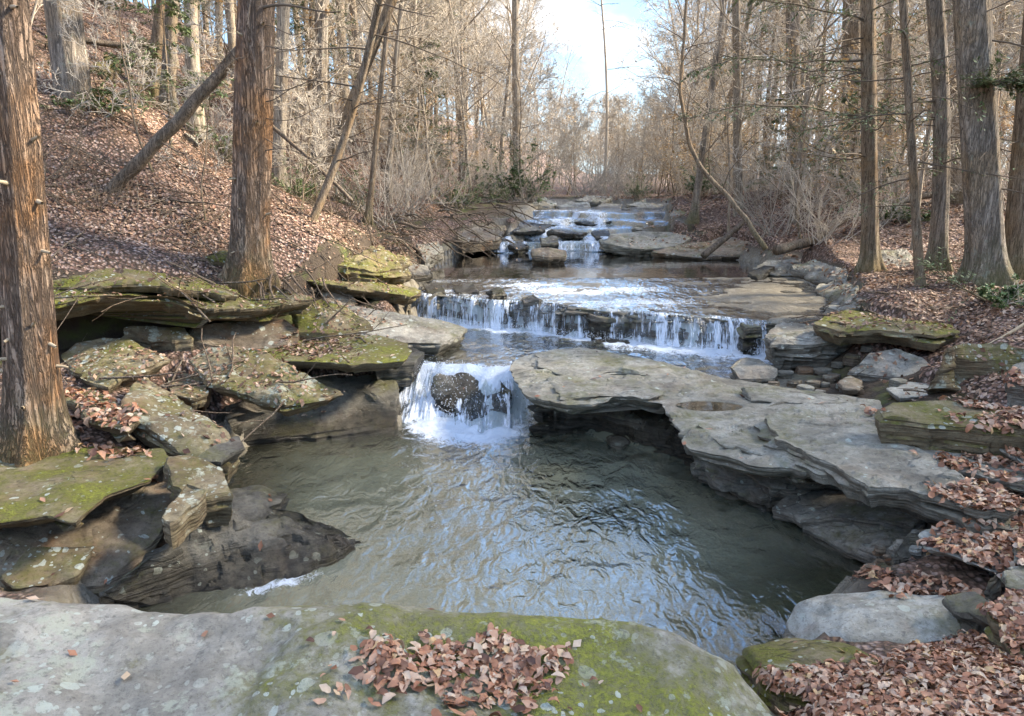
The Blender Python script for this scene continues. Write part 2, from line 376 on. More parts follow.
HL = np.array([(-6.5, 1.2), (-6.9, 5.2), (-6.2, 6.9), (-4.9, 7.55), (-2.95, 8.95), (-2.55, 10.4), (-2.3, 11.4), (-2.6, 14), (-3.0, 17), (-2.4, 20), (-1.4, 24), (-.8, 30), (-.2, 42), (1.0, 70),
               (4, 110), (4, 400), (-400, 400), (-400, -60), (-7, -60)])
# control heights of the right bank and the low ground (pixel, pixel, height)
CT = [P(*q) for q in [
    (20,440,.62),(100,440,.6),(60,400,.8),(110,400,.72),(180,350,.85),(250,345,.8),(300,345,.65),(330,320,.8),(60,345,.9),(150,420,.5),(20,540,.3),(120,520,.25),(360,312,.85),
    (400,300,.95),(60,570,.2),
    (800,262,1.0),(860,262,1.25),(940,245,1.45),(1010,260,1.4),(985,275,1.33),(900,290,1.3),(860,300,1.12),(940,312,1.09),(880,318,1.1),(1010,315,1.18),
    (900,360,.68),(1000,338,1.1),(800,372,.46),(850,385,.5),(1000,395,.82),(930,385,.72),(900,395,.62),(1020,380,.92),
    (960,420,.62),(1020,440,.6),(930,460,.5),(1010,480,.5),(960,500,.42),(1015,520,.5),(950,535,.42),(1020,560,.47),(1000,600,.35),(900,640,.3),(1000,650,.45),
    (880,680,.5),(1010,700,.6),(800,700,.5),(760,680,.42),(1100,560,.6),(1150,450,.8),(1150,650,.7),
    (700,245,1.1),(760,248,1.1),(700,232,1.35),(770,235,1.45),(820,240,1.5),(880,225,1.75),(1000,215,1.9),(760,215,1.75),(850,205,2.05)]]
CT += [(0, 0, .9), (-1, 1, .85), (2, 0, .8), (4, 1, .9), (-4, 1, 1.), (-4, 3, .6), (5, -4, 1), (-4, -5, 1.2), (0, -6, 1), (7, 3, 1.3), (9, 6, 1.7), (10, 10, 1.9), (10, 14, 2.1), (9, 19, 2.35), (5.5, 22, 2.2), (4.5, 25, 2.2), (9, 26, 2.45), (14, 16, 2.6), (14, 5, 2.4), (14, 26, 2.6), (0, 26, 1.9), (-3, 26, 2.1), (-3.5, 14, 1.4), (-4, 20, 1.8), (-6, 10, 1.4), (-8, 5, 1.2), (-8, 0, 1.2)]
CT = np.array(CT)
def _k(a, b):
    return np.hypot(a[:, None, 0]-b[None, :, 0], a[:, None, 1]-b[None, :, 1])
_A = np.zeros((len(CT)+3,)*2); _A[:len(CT), :len(CT)] = _k(CT, CT)+np.eye(len(CT))*-.06
_Q = np.c_[np.ones(len(CT)), CT[:, :2]]; _A[:len(CT), len(CT):] = _Q; _A[len(CT):, :len(CT)] = _Q.T
_W = np.linalg.solve(_A, np.r_[CT[:, 2], 0, 0, 0])
def rbf(x, y):
    out = np.empty_like(x)
    for s in range(0, len(x), 20000):
        a = np.c_[x[s:s+20000], y[s:s+20000]]
        out[s:s+20000] = _k(a, CT)@_W[:-3]+_W[-3]+a@_W[-2:]
    return out
def valley(x, y):
    cx = np.interp(y, [0, 20, 42, 70, 120, 400], [1.2, 2.0, 4.0, 7, 15, 60])
    u = x-cx; w = np.interp(y, [0, 20, 60, 120], [3.5, 4, 7, 12])
    fl = 1.9+np.clip(y-24, 0, 400)*.012
    r = np.clip(u-w, 0, None); l = np.clip(-u-w, 0, None)
    rr = .05*np.clip(r, 0, 12)+.012*np.clip(r-12, 0, 200)
    return fl+28*(1-np.exp(-(rr+.6*l)/28))+4*sst(90, 200, y)*0
def ground(x, y, detail=True):
    x = np.asarray(x, float).ravel(); y = np.asarray(y, float).ravel()
    near = rbf(np.clip(x, -9, 14.5), np.clip(y, -6.5, 27)); far = valley(x, y)
    k = sst(21, 28, y); k = np.maximum(k, sst(10, 15, x)); k = np.maximum(k, sst(-6, -9, -(-x)) if False else 0)
    z = near*(1-k)+far*k
    # left hillside
    dl = sd(HL, x, y)
    nz = n2(x, y, .35, 3, 5.)
    zh = 1.42+.02*np.clip(y-8, 0, 20)+28*(1-np.exp(-.6*np.clip(dl+.35*nz, 0, None)/28))+.12*nz
    kk = sst(-.05, .12, dl)
    z = np.where(dl > -.1, np.maximum(z, zh)*kk+z*(1-kk), z)
    # channel
    dc = sd(CH, x, y)
    w = Wz(x, y)
    depth = .32-.0*y
    bx = np.where(y > 8.3, .10, .34)                # shallow over the bedrock sheet
    l1, l2, l3 = lipd(x, y)
    bx = np.where((l1 > 0) & (l2 < 0), .16, bx)
    calm = sst(13.2, 14.2, y+.0*x)*(1-sst(18.0, 18.4, y)); bx = bx+calm*.15
    sheet = (l2 > 0) & (y < 13.6)
    bx = np.where(sheet, .03+.05*sst(.1, 1.6, np.abs(x-1.2)*0+1)*0-.045*sst(2.2, 4.2, x), bx)
    bx = np.where(l3 > 0, .035, bx)
    bx = np.where(y < 8.2, .05+.42*sst(-.1, 1.5, dc), bx)
    bedz = w-bx+.05*n2(x, y, 1.1, 4, 9.)*np.where(y > 8.3, .8, 2.2)
    if detail:
        tr = n2(x*.5, y*1.6, 1.3, 3, 21.); bedz = bedz+np.where(l2 > 0, .035*(np.floor(tr*5)/5), 0)
    bank = np.maximum(w+.04+.35*np.clip(-dc, 0, 3), .0)
    kc = sst(-.10, .15, dc)
    zb = z
    lim = w+.03+1.1*np.clip(-dc, 0, None)**1.0
    zb = np.where(dc < 0, np.minimum(zb, np.maximum(lim, zb*0+w+.03)) if False else np.maximum(zb, w+.05), zb)
    near_c = (dc < 0) & (dc > -.8) & (dl < 0)
    zb = np.where(near_c, np.minimum(zb, w+.08+1.3*(-dc)), zb)
    z = zb*(1-kc)+bedz*kc
    if detail:
        a = np.where(dc > 0, .0, 1.)*sst(0, .4, -dc)
        z = z+a*(.05*n2(x, y, 1.6, 4, 2.)+.22*n2(x, y, .33, 2, 8.)*sst(1, 6, dl))
    return z, dc, dl
def gz(x, y):
    return ground(np.array([x]), np.array([y]))[0][0]

def graded(parts):
    out = [np.arange(a, b, s) for a, b, s in parts]
    return np.concatenate(out)
gx = graded([(-240, -80, 20), (-80, -30, 4), (-30, -14, .8), (-14, -7, .16), (-7, 8, .055), (8, 14, .14), (14, 30, .7), (30, 80, 4), (80, 241, 20)])
gy = graded([(-60, -8, 4), (-8, 0, .5), (0, 2, .1), (2, 13, .055), (13, 24, .11), (24, 40, .4), (40, 80, 1.2), (80, 140, 5), (140, 261, 20)])
X, Y = np.meshgrid(gx, gy); X = X.ravel(); Y = Y.ravel()
GZ, DC, DL = ground(X, Y)
ny, nx = len(gy), len(gx); I = np.arange(ny*nx).reshape(ny, nx)
GF = np.stack([I[:-1, :-1], I[:-1, 1:], I[1:, 1:], I[1:, :-1]], -1).reshape(-1, 4)
wz = Wz(X, Y)
bedm = sst(-.25, -.02, DC)
bedm = np.maximum(bedm, (sst(-.7, -.1, DC))*(DL < 0)*sst(.35, .15, GZ-wz))
lit = sst(.1, .5, GZ-wz)*(1-bedm); lit = np.where((DL > -.7) & (DL < .3) & (Y < 20), 0, lit)
g = mesh_np('ground', np.c_[X, Y, GZ], GF, MAT['ground'], attrs={'litter': lit, 'bed': bedm})
tag(g, kind='structure')

# ------------------------------------------------------------------ water sheet
wx = np.arange(-4.2, 8.5, .05); wy = np.concatenate([np.arange(2.2, 13, .045), np.arange(13, 24, .06), np.arange(24, 70, .5)])
X2, Y2 = np.meshgrid(wx, wy); X2 = X2.ravel(); Y2 = Y2.ravel()
X2 = X2+np.interp(Y2, [0, 24, 42, 70], [0, 0, 1.5, 4])
WZ = Wz(X2, Y2)+np.clip(Y2-24, 0, 100)*.01*0
dch = sd(CH, X2, Y2)
l1, l2, l3 = lipd(X2, Y2)
foam = np.zeros_like(X2)
# plunge foam below the left cascade
fx = np.exp(-((X2+.5)/.66)**4)
foam += 1.25*fx*np.exp(-np.clip(-l1-.85, 0, 9)/.42)*(l1 < .3)*(X2 < .25)
foam += .6*np.exp(-((X2+.5)/.9)**2)*np.exp(-((l1-.2)/.5)**2)*(X2 < .3)
# below the long fall
fr = sst(-1.6, -.9, X2)
foam += fr*1.05*np.exp(-np.clip(-l2-.32, 0, 9)/np.where(X2 > 1.2, .7, .18))*(l2 < .05)*(l1 > .3)
foam += .5*(l2 > 0)*(l2 < 3.2)*sst(4.2, 1.8, X2)*(1+.8*n2(X2*.6, Y2*1.6, .9, 3, 3.))*(1-sst(13, 13.8, Y2))
cas = (l3 > -.25)*(l3 < 4.5)
foam += cas*(.5+.5*n2(X2, Y2*1.6, 1.1, 3, 6.))*sst(3.4, 2.4, X2)*sst(-.5, 0, X2)
foam += .8*np.exp(-(((X2+1.55)*.87+(Y2-4.42)*.5)/.34)**2-((-(X2+1.55)*.5+(Y2-4.42)*.87)/.12)**2)
rip = .1+.6*np.exp(-np.clip(8-Y2, 0, 9)/3.2)*(Y2 < 8.4)
rip = rip+1.0*np.exp(-((X2-.5)/1.1)**2-((Y2-5.2)/1.5)**2)
rip = np.where(Y2 > 8.3, .5, rip); rip = np.where(l2 > 0, .9, rip)
rip = np.where((Y2 > 13.5) & (l3 < -.2), .10, rip); rip = np.where(l3 > -.2, 1., rip)
amp = np.where((Y2 > 13.5) & (l3 < -.2), .001, .010)
WZ = WZ+amp*n2(X2, Y2*.8, 3.2, 3, 4.)+.035*foam*np.clip(n2(X2, Y2, 7, 3, 1.), -1, 1)
WZ = WZ+.012*rip*n2(X2, Y2, 2.2, 2, 14.)*(Y2 < 8)
Iw = np.arange(len(wy)*len(wx)).reshape(len(wy), len(wx))
WF = np.stack([Iw[:-1, :-1], Iw[:-1, 1:], Iw[1:, 1:], Iw[1:, :-1]], -1).reshape(-1, 4)
keep = (dch[WF].max(1) > -.35)
WF = WF[keep]; used = np.unique(WF); mp = np.full(len(X2), -1); mp[used] = np.arange(len(used))
wo = mesh_np('creek_water', np.c_[X2, Y2, WZ][used], mp[WF], MAT['water'], attrs={'foam': foam[used], 'ripple': rip[used], 'deep': (.15+.85*sst(.1, 1.3, dch))[used]})
tag(wo, kind='structure')
# ------------------------------------------------------------------ rocks
DIG = []
def GD(px, py):
    """depth at which the ground is seen at the pixel"""
    d = np.arange(3, 60, .1); q = np.array([PY(px, py, a) for a in d]); z = ground(q[:, 0], q[:, 1])[0]; k = np.argmax(z > q[:, 2])
    return float(d[k]) if (z > q[:, 2]).any() else 30.
BV = []      # (V, tri/quads) of everything leaves may fall on
def resample(pts, n):
    pts = np.asarray(pts, float); q = np.r_[pts, pts[:1]]
    d = np.r_[0, np.cumsum(np.linalg.norm(np.diff(q, axis=0), axis=1))]
    t = np.linspace(0, d[-1], n, endpoint=False)
    return np.stack([np.interp(t, d, q[:, i]) for i in range(q.shape[1])], 1), d[-1]
def slab(name, outline, thick, mat, label, cat='rock', rnd=.04, dome=0., rough=.02, terr=.0, under=.1, strata=.02, jag=.03, res=.03, seed=0, group=None, hook=None, parent=None, soft=0, wl=None, freq=1., dig=True, mossf=None):
    """a stone from the outline of its top face; layered sides cut back under the lip"""
    o3 = np.array(outline, float)
    a2 = o3[:, :2]; area = .5*np.sum(a2[:, 0]*np.roll(a2[:, 1], -1)-np.roll(a2[:, 0], -1)*a2[:, 1])
    if area < 0: o3 = o3[::-1]
    for _ in range(soft):                                     # cut the corners once
        nx_ = np.roll(o3, -1, 0); o3 = np.stack([o3*.88+nx_*.12, o3*.12+nx_*.88], 1).reshape(-1, 3)
    _, per = resample(o3, 10)
    n = int(np.clip(per/res, 48, 520)); B, _ = resample(o3, n)
    # normals pointing inward (counter-clockwise outline)
    T = np.roll(B, -1, 0)-np.roll(B, 1, 0); T[:, 2] = 0; T /= np.linalg.norm(T, axis=1)[:, None]+1e-9
    Nn = np.stack([-T[:, 1], T[:, 0], np.zeros(n)], 1)
    sm = np.ones(9)/9
    for c in range(2): Nn[:, c] = np.convolve(np.r_[Nn[-4:, c], Nn[:, c], Nn[:4, c]], sm, 'valid')
    Nn /= np.linalg.norm(Nn, axis=1)[:, None]+1e-9
    sz = math.sqrt(abs(area))
    jj = fbm(np.c_[B[:, :2]*2.3*freq, np.full(n, seed*3.1)], 4, .6)
    rnd = rnd if soft == 2 or thick > .5 else rnd*.4
    arc = np.linspace(0, per, n, endpoint=False)
    def broken(sp, sd_):                     # straight facets between broken corners, along the edge
        g_ = np.random.RandomState(sd_); kn = max(6, int(per/sp)); kx = np.sort(g_.rand(kn))*per; kv = g_.uniform(-1, 1, kn)
        return np.interp(arc, np.r_[kx[-1]-per, kx, kx[0]+per], np.r_[kv[-1], kv, kv[0]])
    B = B+Nn*(jag*.5*jj+(0 if soft == 2 else 1)*(jag*.75*broken(.22, seed+900)+jag*.3*broken(.07, seed+901)))[:, None]
    j2 = noise(np.c_[B[:, :2]*5.5*freq, np.full(n, seed*1.3+9)]); B = B+Nn*((0 if soft == 2 else jag*.25)*np.round(j2*2.6)/2.2)[:, None]   # broken, stepped edge
    nl = max(2, int(round(thick/.045))); lr = np.random.RandomState(seed+500); le = np.sort(np.r_[0, lr.uniform(.04, .98, nl-1), 1.01])
    c = B.mean(0); U, s_, Vt = np.linalg.svd(B[:, :2]-c[:2], full_matrices=False); ax = Vt[0]
    pr = (B[:, :2]-c[:2])@ax; w = s_[1]/s_[0]; L = np.abs(pr).max()*(1-min(1, w))*.9
    tg = c[:2]+np.clip(pr, -L, L)[:, None]*ax[None]*.9
    Ap = np.c_[B[:, :2], np.ones(n)]; pl = np.linalg.lstsq(Ap, B[:, 2], rcond=None)[0]
    TG = np.c_[tg, tg@pl[:2]+pl[2]]
    dist = np.linalg.norm((B-TG)[:, :2], axis=1)
    m_ = int(np.clip(dist.mean()/res, 5, 60)); K = int(np.clip(thick/ (res*.8), 4, 22))
    rings = []; LAY = [1.3*broken(.2, seed*7+q_)+.5*broken(.06, seed*7+q_+40) for q_ in range(nl+2)]
    # bottom -> lip -> inwards over the top
    for k in range(K, -1, -1):
        t = k/K
        li = int(np.searchsorted(le, t+.02*0, side='right'))
        q = B.copy(); dz = t*thick
        off = under*t**1.3+strata*(.8*fbm(np.c_[B[:, :2]*2.6*freq, np.full(n, li*5.3+seed)], 3, .6)+LAY[li]+.3*(li % 2))*(1 if li > 1 else .2)+.006*noise(np.c_[B[:, :2]*14, np.full(n, t*9+seed)])
        off = off+rnd*(1-math.sqrt(max(0, 1-(1-min(1, t*thick/max(rnd, 1e-3)))**2)))*.6
        q += Nn*np.minimum(off, dist*.8)[:, None]; q[:, 2] -= dz+rnd*.5
        rings.append(q)
    for j in range(1, m_+1):
        s = j/m_; s = s**1.25 if j < m_ else 1
        q = B*(1-s)+TG*s; d = s*dist
        h = np.clip(d/max(rnd, 1e-3), 0, 1)
        q[:, 2] += -rnd*.5*(1-np.sqrt(np.clip(1-(1-h)**2, 0, 1)))+dome*(1-(1-s)**2)
        q += Nn*(rnd*.6*(1-math.sqrt(max(0, 1-0))) )*0
        f1 = fbm(np.c_[q[:, :2]*1.5*freq, np.full(n, seed+.3)], 5, .55)
        z = rough*f1*2
        if terr:
            # bedding planes broken off in low steps
            f = fbm(np.c_[(q[:, 0]+.5*q[:, 1])*.8*freq, (q[:, 1]-.35*q[:, 0])*2.1*freq, np.full(n, seed+7.7)], 5, .6)*2.2
            fl = np.floor(f); fr = f-fl; z = z+terr*.8*(fl+sst(.0, .07, fr))
        q[:, 2] += z*min(1, s*8)
        rings.append(q)
    if dig: DIG.append((B[::max(1, n//80), :2].copy(), pl))
    Rg = np.array(rings); V = Rg.reshape(-1, 3)
    V = V+.006*np.stack([noise(V*9+seed), noise(V*9+50+seed), noise(V*9+90)], 1)
    nr = len(rings); I = np.arange(nr*n).reshape(nr, n)
    A = I[:-1]; Bq = np.roll(A, -1, 1); D = I[1:]; Cq = np.roll(D, -1, 1)
    F = np.stack([A, Bq, Cq, D], -1).reshape(-1, 4)
    bc = len(V); V = np.r_[V, [[c[0], c[1], rings[0][:, 2].mean()]]]
    Fb = np.stack([np.full(n, bc), np.roll(I[0], -1), I[0]], 1)
    if hook: V = hook(V)
    wlev = Wz(V[:, 0], V[:, 1]) if wl is None else wl
    o = mesh_np(name, V, [F, Fb], MAT[mat], parent, True, 30, {'wetz': V[:, 2]-wlev, 'mossa': mossf(V) if mossf else V[:, 2]*0})
    if parent is None: tag(o, label, cat, group, 'thing')
    BV.append((V, F))
    return o
def O(z, *pp):
    """outline from pixels at one height, or (px,py,depth) when three numbers"""
    return [P(q[0], q[1], z) if len(q) == 2 else PY(*q) for q in pp]

def fmoss(V):
    o = np.zeros(len(V))
    for px, py, r, a in [(600,640,.3,.16), (700,680,.3,.18), (480,622,.3,.12), (350,620,.2,.1), (300,680,.25,.07), (640,700,.3,.14), (430,606,.25,.1), (300,612,.15,.08), (520,690,.3,.1), (200,700,.2,.06), (560,612,.2,.16), (250,700,.18,.06), (90,620,.3,-.25), (120,690,.4,-.15), (230,650,.2,-.1), (760,700,.2,.2)]:
        c = P(px, py, .88); o += a*np.exp(-((V[:, 0]-c[0])**2+(V[:, 1]-c[1])**2)/r**2)
    return o
# --- foreground boulder the photographer stands on
fb = [(-3.6, .2, .55), (-3.3, 1.6, .7)]+[P(-80,600,.8), P(0,590,.86), P(60,587,.9), P(130,591,.88), P(190,605,.84), P(250,603,.85), P(300,598,.87), P(370,597,.87), P(450,600,.86), P(530,603,.86), P(620,606,.85),
     P(680,622,.80), P(740,652,.72), P(790,716,.6), P(800,800,.5)]+[(1.0, .4, .5), (.4, -.5, .6), (-1.5, -.8, .6)]
slab('boulder', fb, .55, 'rock_front', 'broad grey foreground boulder with white lichen spots, green moss and a leaf pile on top', 'boulder', rnd=.16, dome=.14, rough=.045, terr=.0, under=.28, strata=.02, jag=.04, res=.016, seed=11, freq=.7, mossf=fmoss)

# --- left bank
slab('rock_slab', O(.62, (-90,452), (40,449), (100,446), (165,448), (169,458), (150,480), (105,497), (75,521), (40,517), (0,523), (-90,531)), .11, 'rock_moss',
     'wide flat green mossy slab under the leftmost big trunk', rnd=.03, rough=.014, terr=.008, under=.16, strata=.02, res=.022, seed=1)
slab('rock_slab', [P(-60,535,.4), P(60,515,.42), P(130,490,.44), P(168,478,.44), P(176,500,.36), P(150,545,.22), P(105,590,.12), P(40,592,.15), P(-60,600,.2)], .3, 'rock_brown',
     'sloping rust brown slab below the flat green mossy slab', rnd=.05, rough=.03, terr=.02, under=.05, res=.025, seed=2)
slab('rock', [P(0,575,.3), P(30,548,.36), P(95,545,.36), P(70,572,.3), P(45,583,.26), P(15,586,.26)], .09, 'rock_lichen', 'thin pale wedge lying on the rust brown slab above the foreground boulder', rnd=.02, rough=.01, under=.03, res=.02, seed=3)
slab('rock', [PY(165,461,4.95), PY(200,458,5.1), PY(228,470,4.95), PY(236,492,4.6), PY(200,497,4.5), PY(172,486,4.6)], .25, 'rock_lichen',
     'cracked tan block beside the right end of the flat green mossy slab', rnd=.05, rough=.03, under=.06, res=.02, seed=4)
slab('rock', [PY(158,520,4.1), PY(186,483,4.5), PY(206,489,4.45), PY(170,524,4.05)], .18, 'rock_lichen', 'narrow upright stone with pale lichen edge below the cracked tan block', rnd=.02, rough=.02, under=.02, res=.018, seed=5)
slab('rock', O(.2, (200,510), (225,491), (262,487), (290,492), (284,503), (235,518)), .22, 'rock_dark', 'low rounded mossy stone at the left waterline', rnd=.06, dome=.03, rough=.03, res=.02, seed=6)
slab('bedrock_outcrop', [P(98,596,.16), P(150,556,.3), P(185,528,.33), P(222,510,.28), P(262,505,.22), P(300,512,.14), P(345,528,.04), P(372,545,-.04), P(345,575,-.06), P(300,590,-.08), P(240,604,-.08), P(150,606,.0)], .3, 'rock_dark',
     'dark soaked outcrop sloping into the pool at lower left', 'bedrock', rnd=.05, dome=.03, rough=.06, terr=.05, under=.02, res=.02, seed=7)
slab('boulder', [PY(118,402,5.9), PY(130,384,6.35), PY(146,376,6.6), PY(170,392,6.45), PY(205,415,6.1), PY(228,432,5.85), PY(236,452,5.55), PY(225,463,5.35), PY(192,461,5.3), PY(155,432,5.5), PY(125,414,5.7)], .2, 'rock_lichen',
     'long slanting boulder with moss and round lichen spots running down to the water', rnd=.04, dome=.02, rough=.03, under=.06, res=.022, seed=8)
slab('rock', [PY(186,462,5.1), PY(212,444,5.4), PY(240,438,5.6), PY(243,448,5.45), PY(222,462,5.15)], .1, 'rock_dark', 'small dark stone tip at the water end of the long slanting boulder', rnd=.03, rough=.02, res=.018, seed=9)
slab('boulder', [PY(60,354,7.25), PY(75,343,7.4), PY(105,337,7.45), PY(132,341,7.4), PY(170,357,7.1), PY(150,368,6.8), PY(125,374,6.6), PY(108,387,6.35), PY(85,380,6.45), PY(64,366,6.85)], .14, 'rock_lichen',
     'lichen crusted wedge boulder tucked under the overhanging ledge', rnd=.03, dome=.02, rough=.03, under=.1, res=.022, seed=10)
slab('boulder', [PY(189,359,7.3), PY(205,348,7.5), PY(238,347,7.55), PY(268,357,7.4), PY(292,366,7.25), PY(312,378,7.05), PY(339,392,6.85), PY(322,400,6.7), PY(286,407,6.55), PY(256,401,6.6), PY(240,394,6.65), PY(213,386,6.75), PY(197,373,7.0)], .13, 'rock_lichen',
     'big tilted slab with white lichen fringe in the middle of the left rocks', rnd=.03, dome=.02, rough=.035, terr=.015, under=.16, strata=.03, res=.022, seed=12)
slab('rock', O(.78, (60,392), (85,386), (120,405), (140,422), (128,432), (100,424), (66,404)), .1, 'rock_lichen', 'narrow mossy stone half buried beside the leftmost big trunk', rnd=.03, rough=.02, res=.02, seed=13)
slab('rock', O(.66, (166,378), (185,372), (205,382), (208,394), (190,398), (172,394)), .14, 'rock_lichen', 'small pale lichen stone between the wedge boulder and the big tilted slab', rnd=.03, rough=.02, res=.02, seed=14)
slab('rock', O(.6, (150,352), (190,352), (215,372), (205,400), (175,385), (160,370)), .3, 'rock_brown', 'brown rubble stone in the gap behind the small pale lichen stone', rnd=.03, rough=.03, res=.025, seed=15)
slab('rock_slab', O(.78, (258,350), (262,344), (292,335), (335,332), (385,336), (408,342), (414,351), (406,361), (352,365), (330,362), (290,361), (262,357)), .11, 'rock_moss',
     'yellow green mossy tongue of rock with leaves on it above the left cascade', rnd=.03, rough=.015, under=.14, strata=.02, res=.025, seed=16)
slab('bedrock_outcrop', [P(225,405,.42), P(300,385,.5), P(330,372,.5), P(385,372,.45), P(398,385,.38), P(398,410,.2), P(392,424,.08), P(320,433,.08), P(240,442,.06), P(205,430,.15)], .4, 'rock_dark',
     'dark wet outcrop between the pool and the mossy tongue of rock', 'bedrock', rnd=.05, rough=.03, terr=.03, under=.02, res=.03, seed=17)
slab('rock_slab', [P(300,312,.98), P(345,303,1.0), P(392,313,.88), P(440,319,.76), P(470,329,.64), P(462,335,.6), P(440,343,.62), P(400,342,.7), P(345,330,.85), P(305,325,.9)], .16, 'rock_grey',
     'dark flat slab reaching out to the left end of the long waterfall', rnd=.03, rough=.02, terr=.015, under=.1, strata=.03, res=.03, seed=18)
slab('rock', O(.62, (362,352), (405,345), (425,352), (415,362), (375,366)), .3, 'rock_dark', 'small dark block under the flat slab beside the left cascade', rnd=.03, rough=.02, res=.03, seed=19)
# overhanging ledge of the left bank
def ledge(pts, back, name, label, mat, thick, **k):
    f = [PY(*q) for q in pts]; b = [(p[0]-back*.75, p[1]+back*.75, p[2]+.1) for p in f[::-1]]
    slab(name, f+b, thick, mat, label, dig=False, **k)
ledge([(-60,312,6.6), (20,310,6.8), (58,305,7.0), (90,297,7.1), (130,294,7.2), (172,296,7.4), (196,306,7.5), (214,310,7.6)], 1.1, 'rock_ledge', 'thick overhanging ledge with moss patches behind the leftmost trunk', 'rock_moss', .18, cat='rock ledge', rnd=.05, rough=.04, under=.2, strata=.05, jag=.08, res=.03, seed=20)
ledge([(196,310,7.55), (225,308,7.75), (262,308,8.0), (300,303,8.5), (312,300,8.7)], 1.1, 'rock_ledge', 'overhanging ledge with roots at the foot of the two-toned trunk', 'rock_moss', .16, cat='rock ledge', rnd=.05, rough=.04, under=.2, strata=.05, jag=.08, res=.03, seed=21)
ledge([(40,285,7.5), (85,288,7.5), (120,284,7.6), (160,286,7.7), (205,291,7.9), (240,296,8.1)], .9, 'rock_ledge', 'thin leaf covered layer lying on top of the thick overhanging ledge', 'rock_moss', .08, cat='rock ledge', rnd=.03, rough=.03, under=.05, strata=.03, jag=.1, res=.035, seed=22)
slab('rock', [PY(120,330,7.6), PY(150,326,7.7), PY(186,328,7.8), PY(190,338,7.6), PY(150,342,7.5)], .18, 'rock_lichen', 'pale block wedged in the dark recess under the thick ledge', rnd=.02, rough=.03, strata=.04, under=.03, res=.03, seed=23)
slab('rock', [PY(185,330,7.9), PY(225,322,8.2), PY(285,318,8.5), PY(300,328,8.4), PY(288,345,8.1), PY(230,350,7.8), PY(190,345,7.7)], .4, 'rock_brown', 'rust orange block under the ledge with roots', rnd=.06, rough=.05, strata=.05, under=.05, res=.03, seed=24)
slab('rock', [PY(290,310,8.9), PY(320,298,9.4), PY(345,306,9.3), PY(372,325,8.9), PY(330,335,8.5), PY(298,332,8.5)], .35, 'rock_moss', 'green brown block behind the mossy tongue of rock', rnd=.06, rough=.05, res=.035, seed=25)
ledge([(318,283,9.8), (345,286,9.9), (385,292,10.2), (415,297,10.6), (424,291,11.2)], .9, 'rock_ledge', 'dark layered ledge over the shadowed hollow left of the long waterfall', 'rock_moss', .14, cat='rock ledge', rnd=.03, rough=.03, under=.15, strata=.05, jag=.08, res=.035, seed=26)
slab('rock', [PY(318,290,10.), PY(345,288,10.2), PY(360,300,10.), PY(352,308,9.9), PY(325,304,9.8)], .2, 'rock_brown', 'reddish brown block under the dark layered ledge', rnd=.03, rough=.03, res=.035, seed=27)
ledge([(345,268,10.6), (380,272,10.9), (405,270,11.4), (412,258,12.2)], .8, 'rock_ledge', 'mossy hump of layered bank above the dark layered ledge', 'rock_moss', .3, cat='rock ledge', rnd=.12, dome=.1, rough=.07, under=.1, strata=.06, jag=.1, res=.04, seed=28)
for i, (q, lab, mt) in enumerate([
    ([(425,262,14.2), (445,250,15.5), (438,241,16), (415,246,15)], 'light topped slab among the roots on the left shore of the upper pool', 'rock_grey'),
    ([(400,262,12.8), (428,266,13.2), (432,274,12.8), (405,276,12.2)], 'low dark slab at the left edge of the rippled sheet', 'rock_dark'),
    ([(424,284,12.2), (440,283,12.4), (446,292,11.6), (428,297,11.4)], 'dark step stone at the top left of the long waterfall', 'rock_dark'),
    ([(452,286,12.2), (474,284,12.4), (478,291,11.7), (458,294,11.6)], 'flat dark stone parting the flow at the lip of the long waterfall', 'rock_dark'),
    ([(455,232,18.4), (486,224,19.5), (506,226,19.5), (500,240,18.2), (462,244,17.2)], 'low stone under roots left of the upper cascade', 'rock_brown')]):
    slab('rock', [PY(*p) for p in q], .22, mt, lab, rnd=.03, rough=.03, under=.04, strata=.03, res=.04, seed=30+i)

for i, (q, th, mt, lab) in enumerate([
    ([(205,268,9.0), (222,258,9.3), (236,264,9.2), (228,274,8.9)], .12, 'rock_moss', 'small mossy stone beside the foot of the two-toned trunk'),
    ([(90,75,15), (108,66,15.6), (122,74,15.3), (104,84,14.8)], .3, 'rock_moss', 'mossy stone high on the left slope near the dead log'),
    ([(185,140,12.6), (205,132,13), (216,140,12.8), (198,150,12.4)], .2, 'rock_grey', 'half buried stone on the left slope behind the leaning log')]):
    pts = []
    for a_, b_, d_ in q:
        d_ = GD(a_, b_); x = PY(a_, b_, d_)[0]; pts.append((x, d_, gz(x, d_)+.12))
    slab('rock', pts, th, mt, lab, rnd=.06, dome=.05, rough=.05, res=.035, seed=150+i, dig=False)
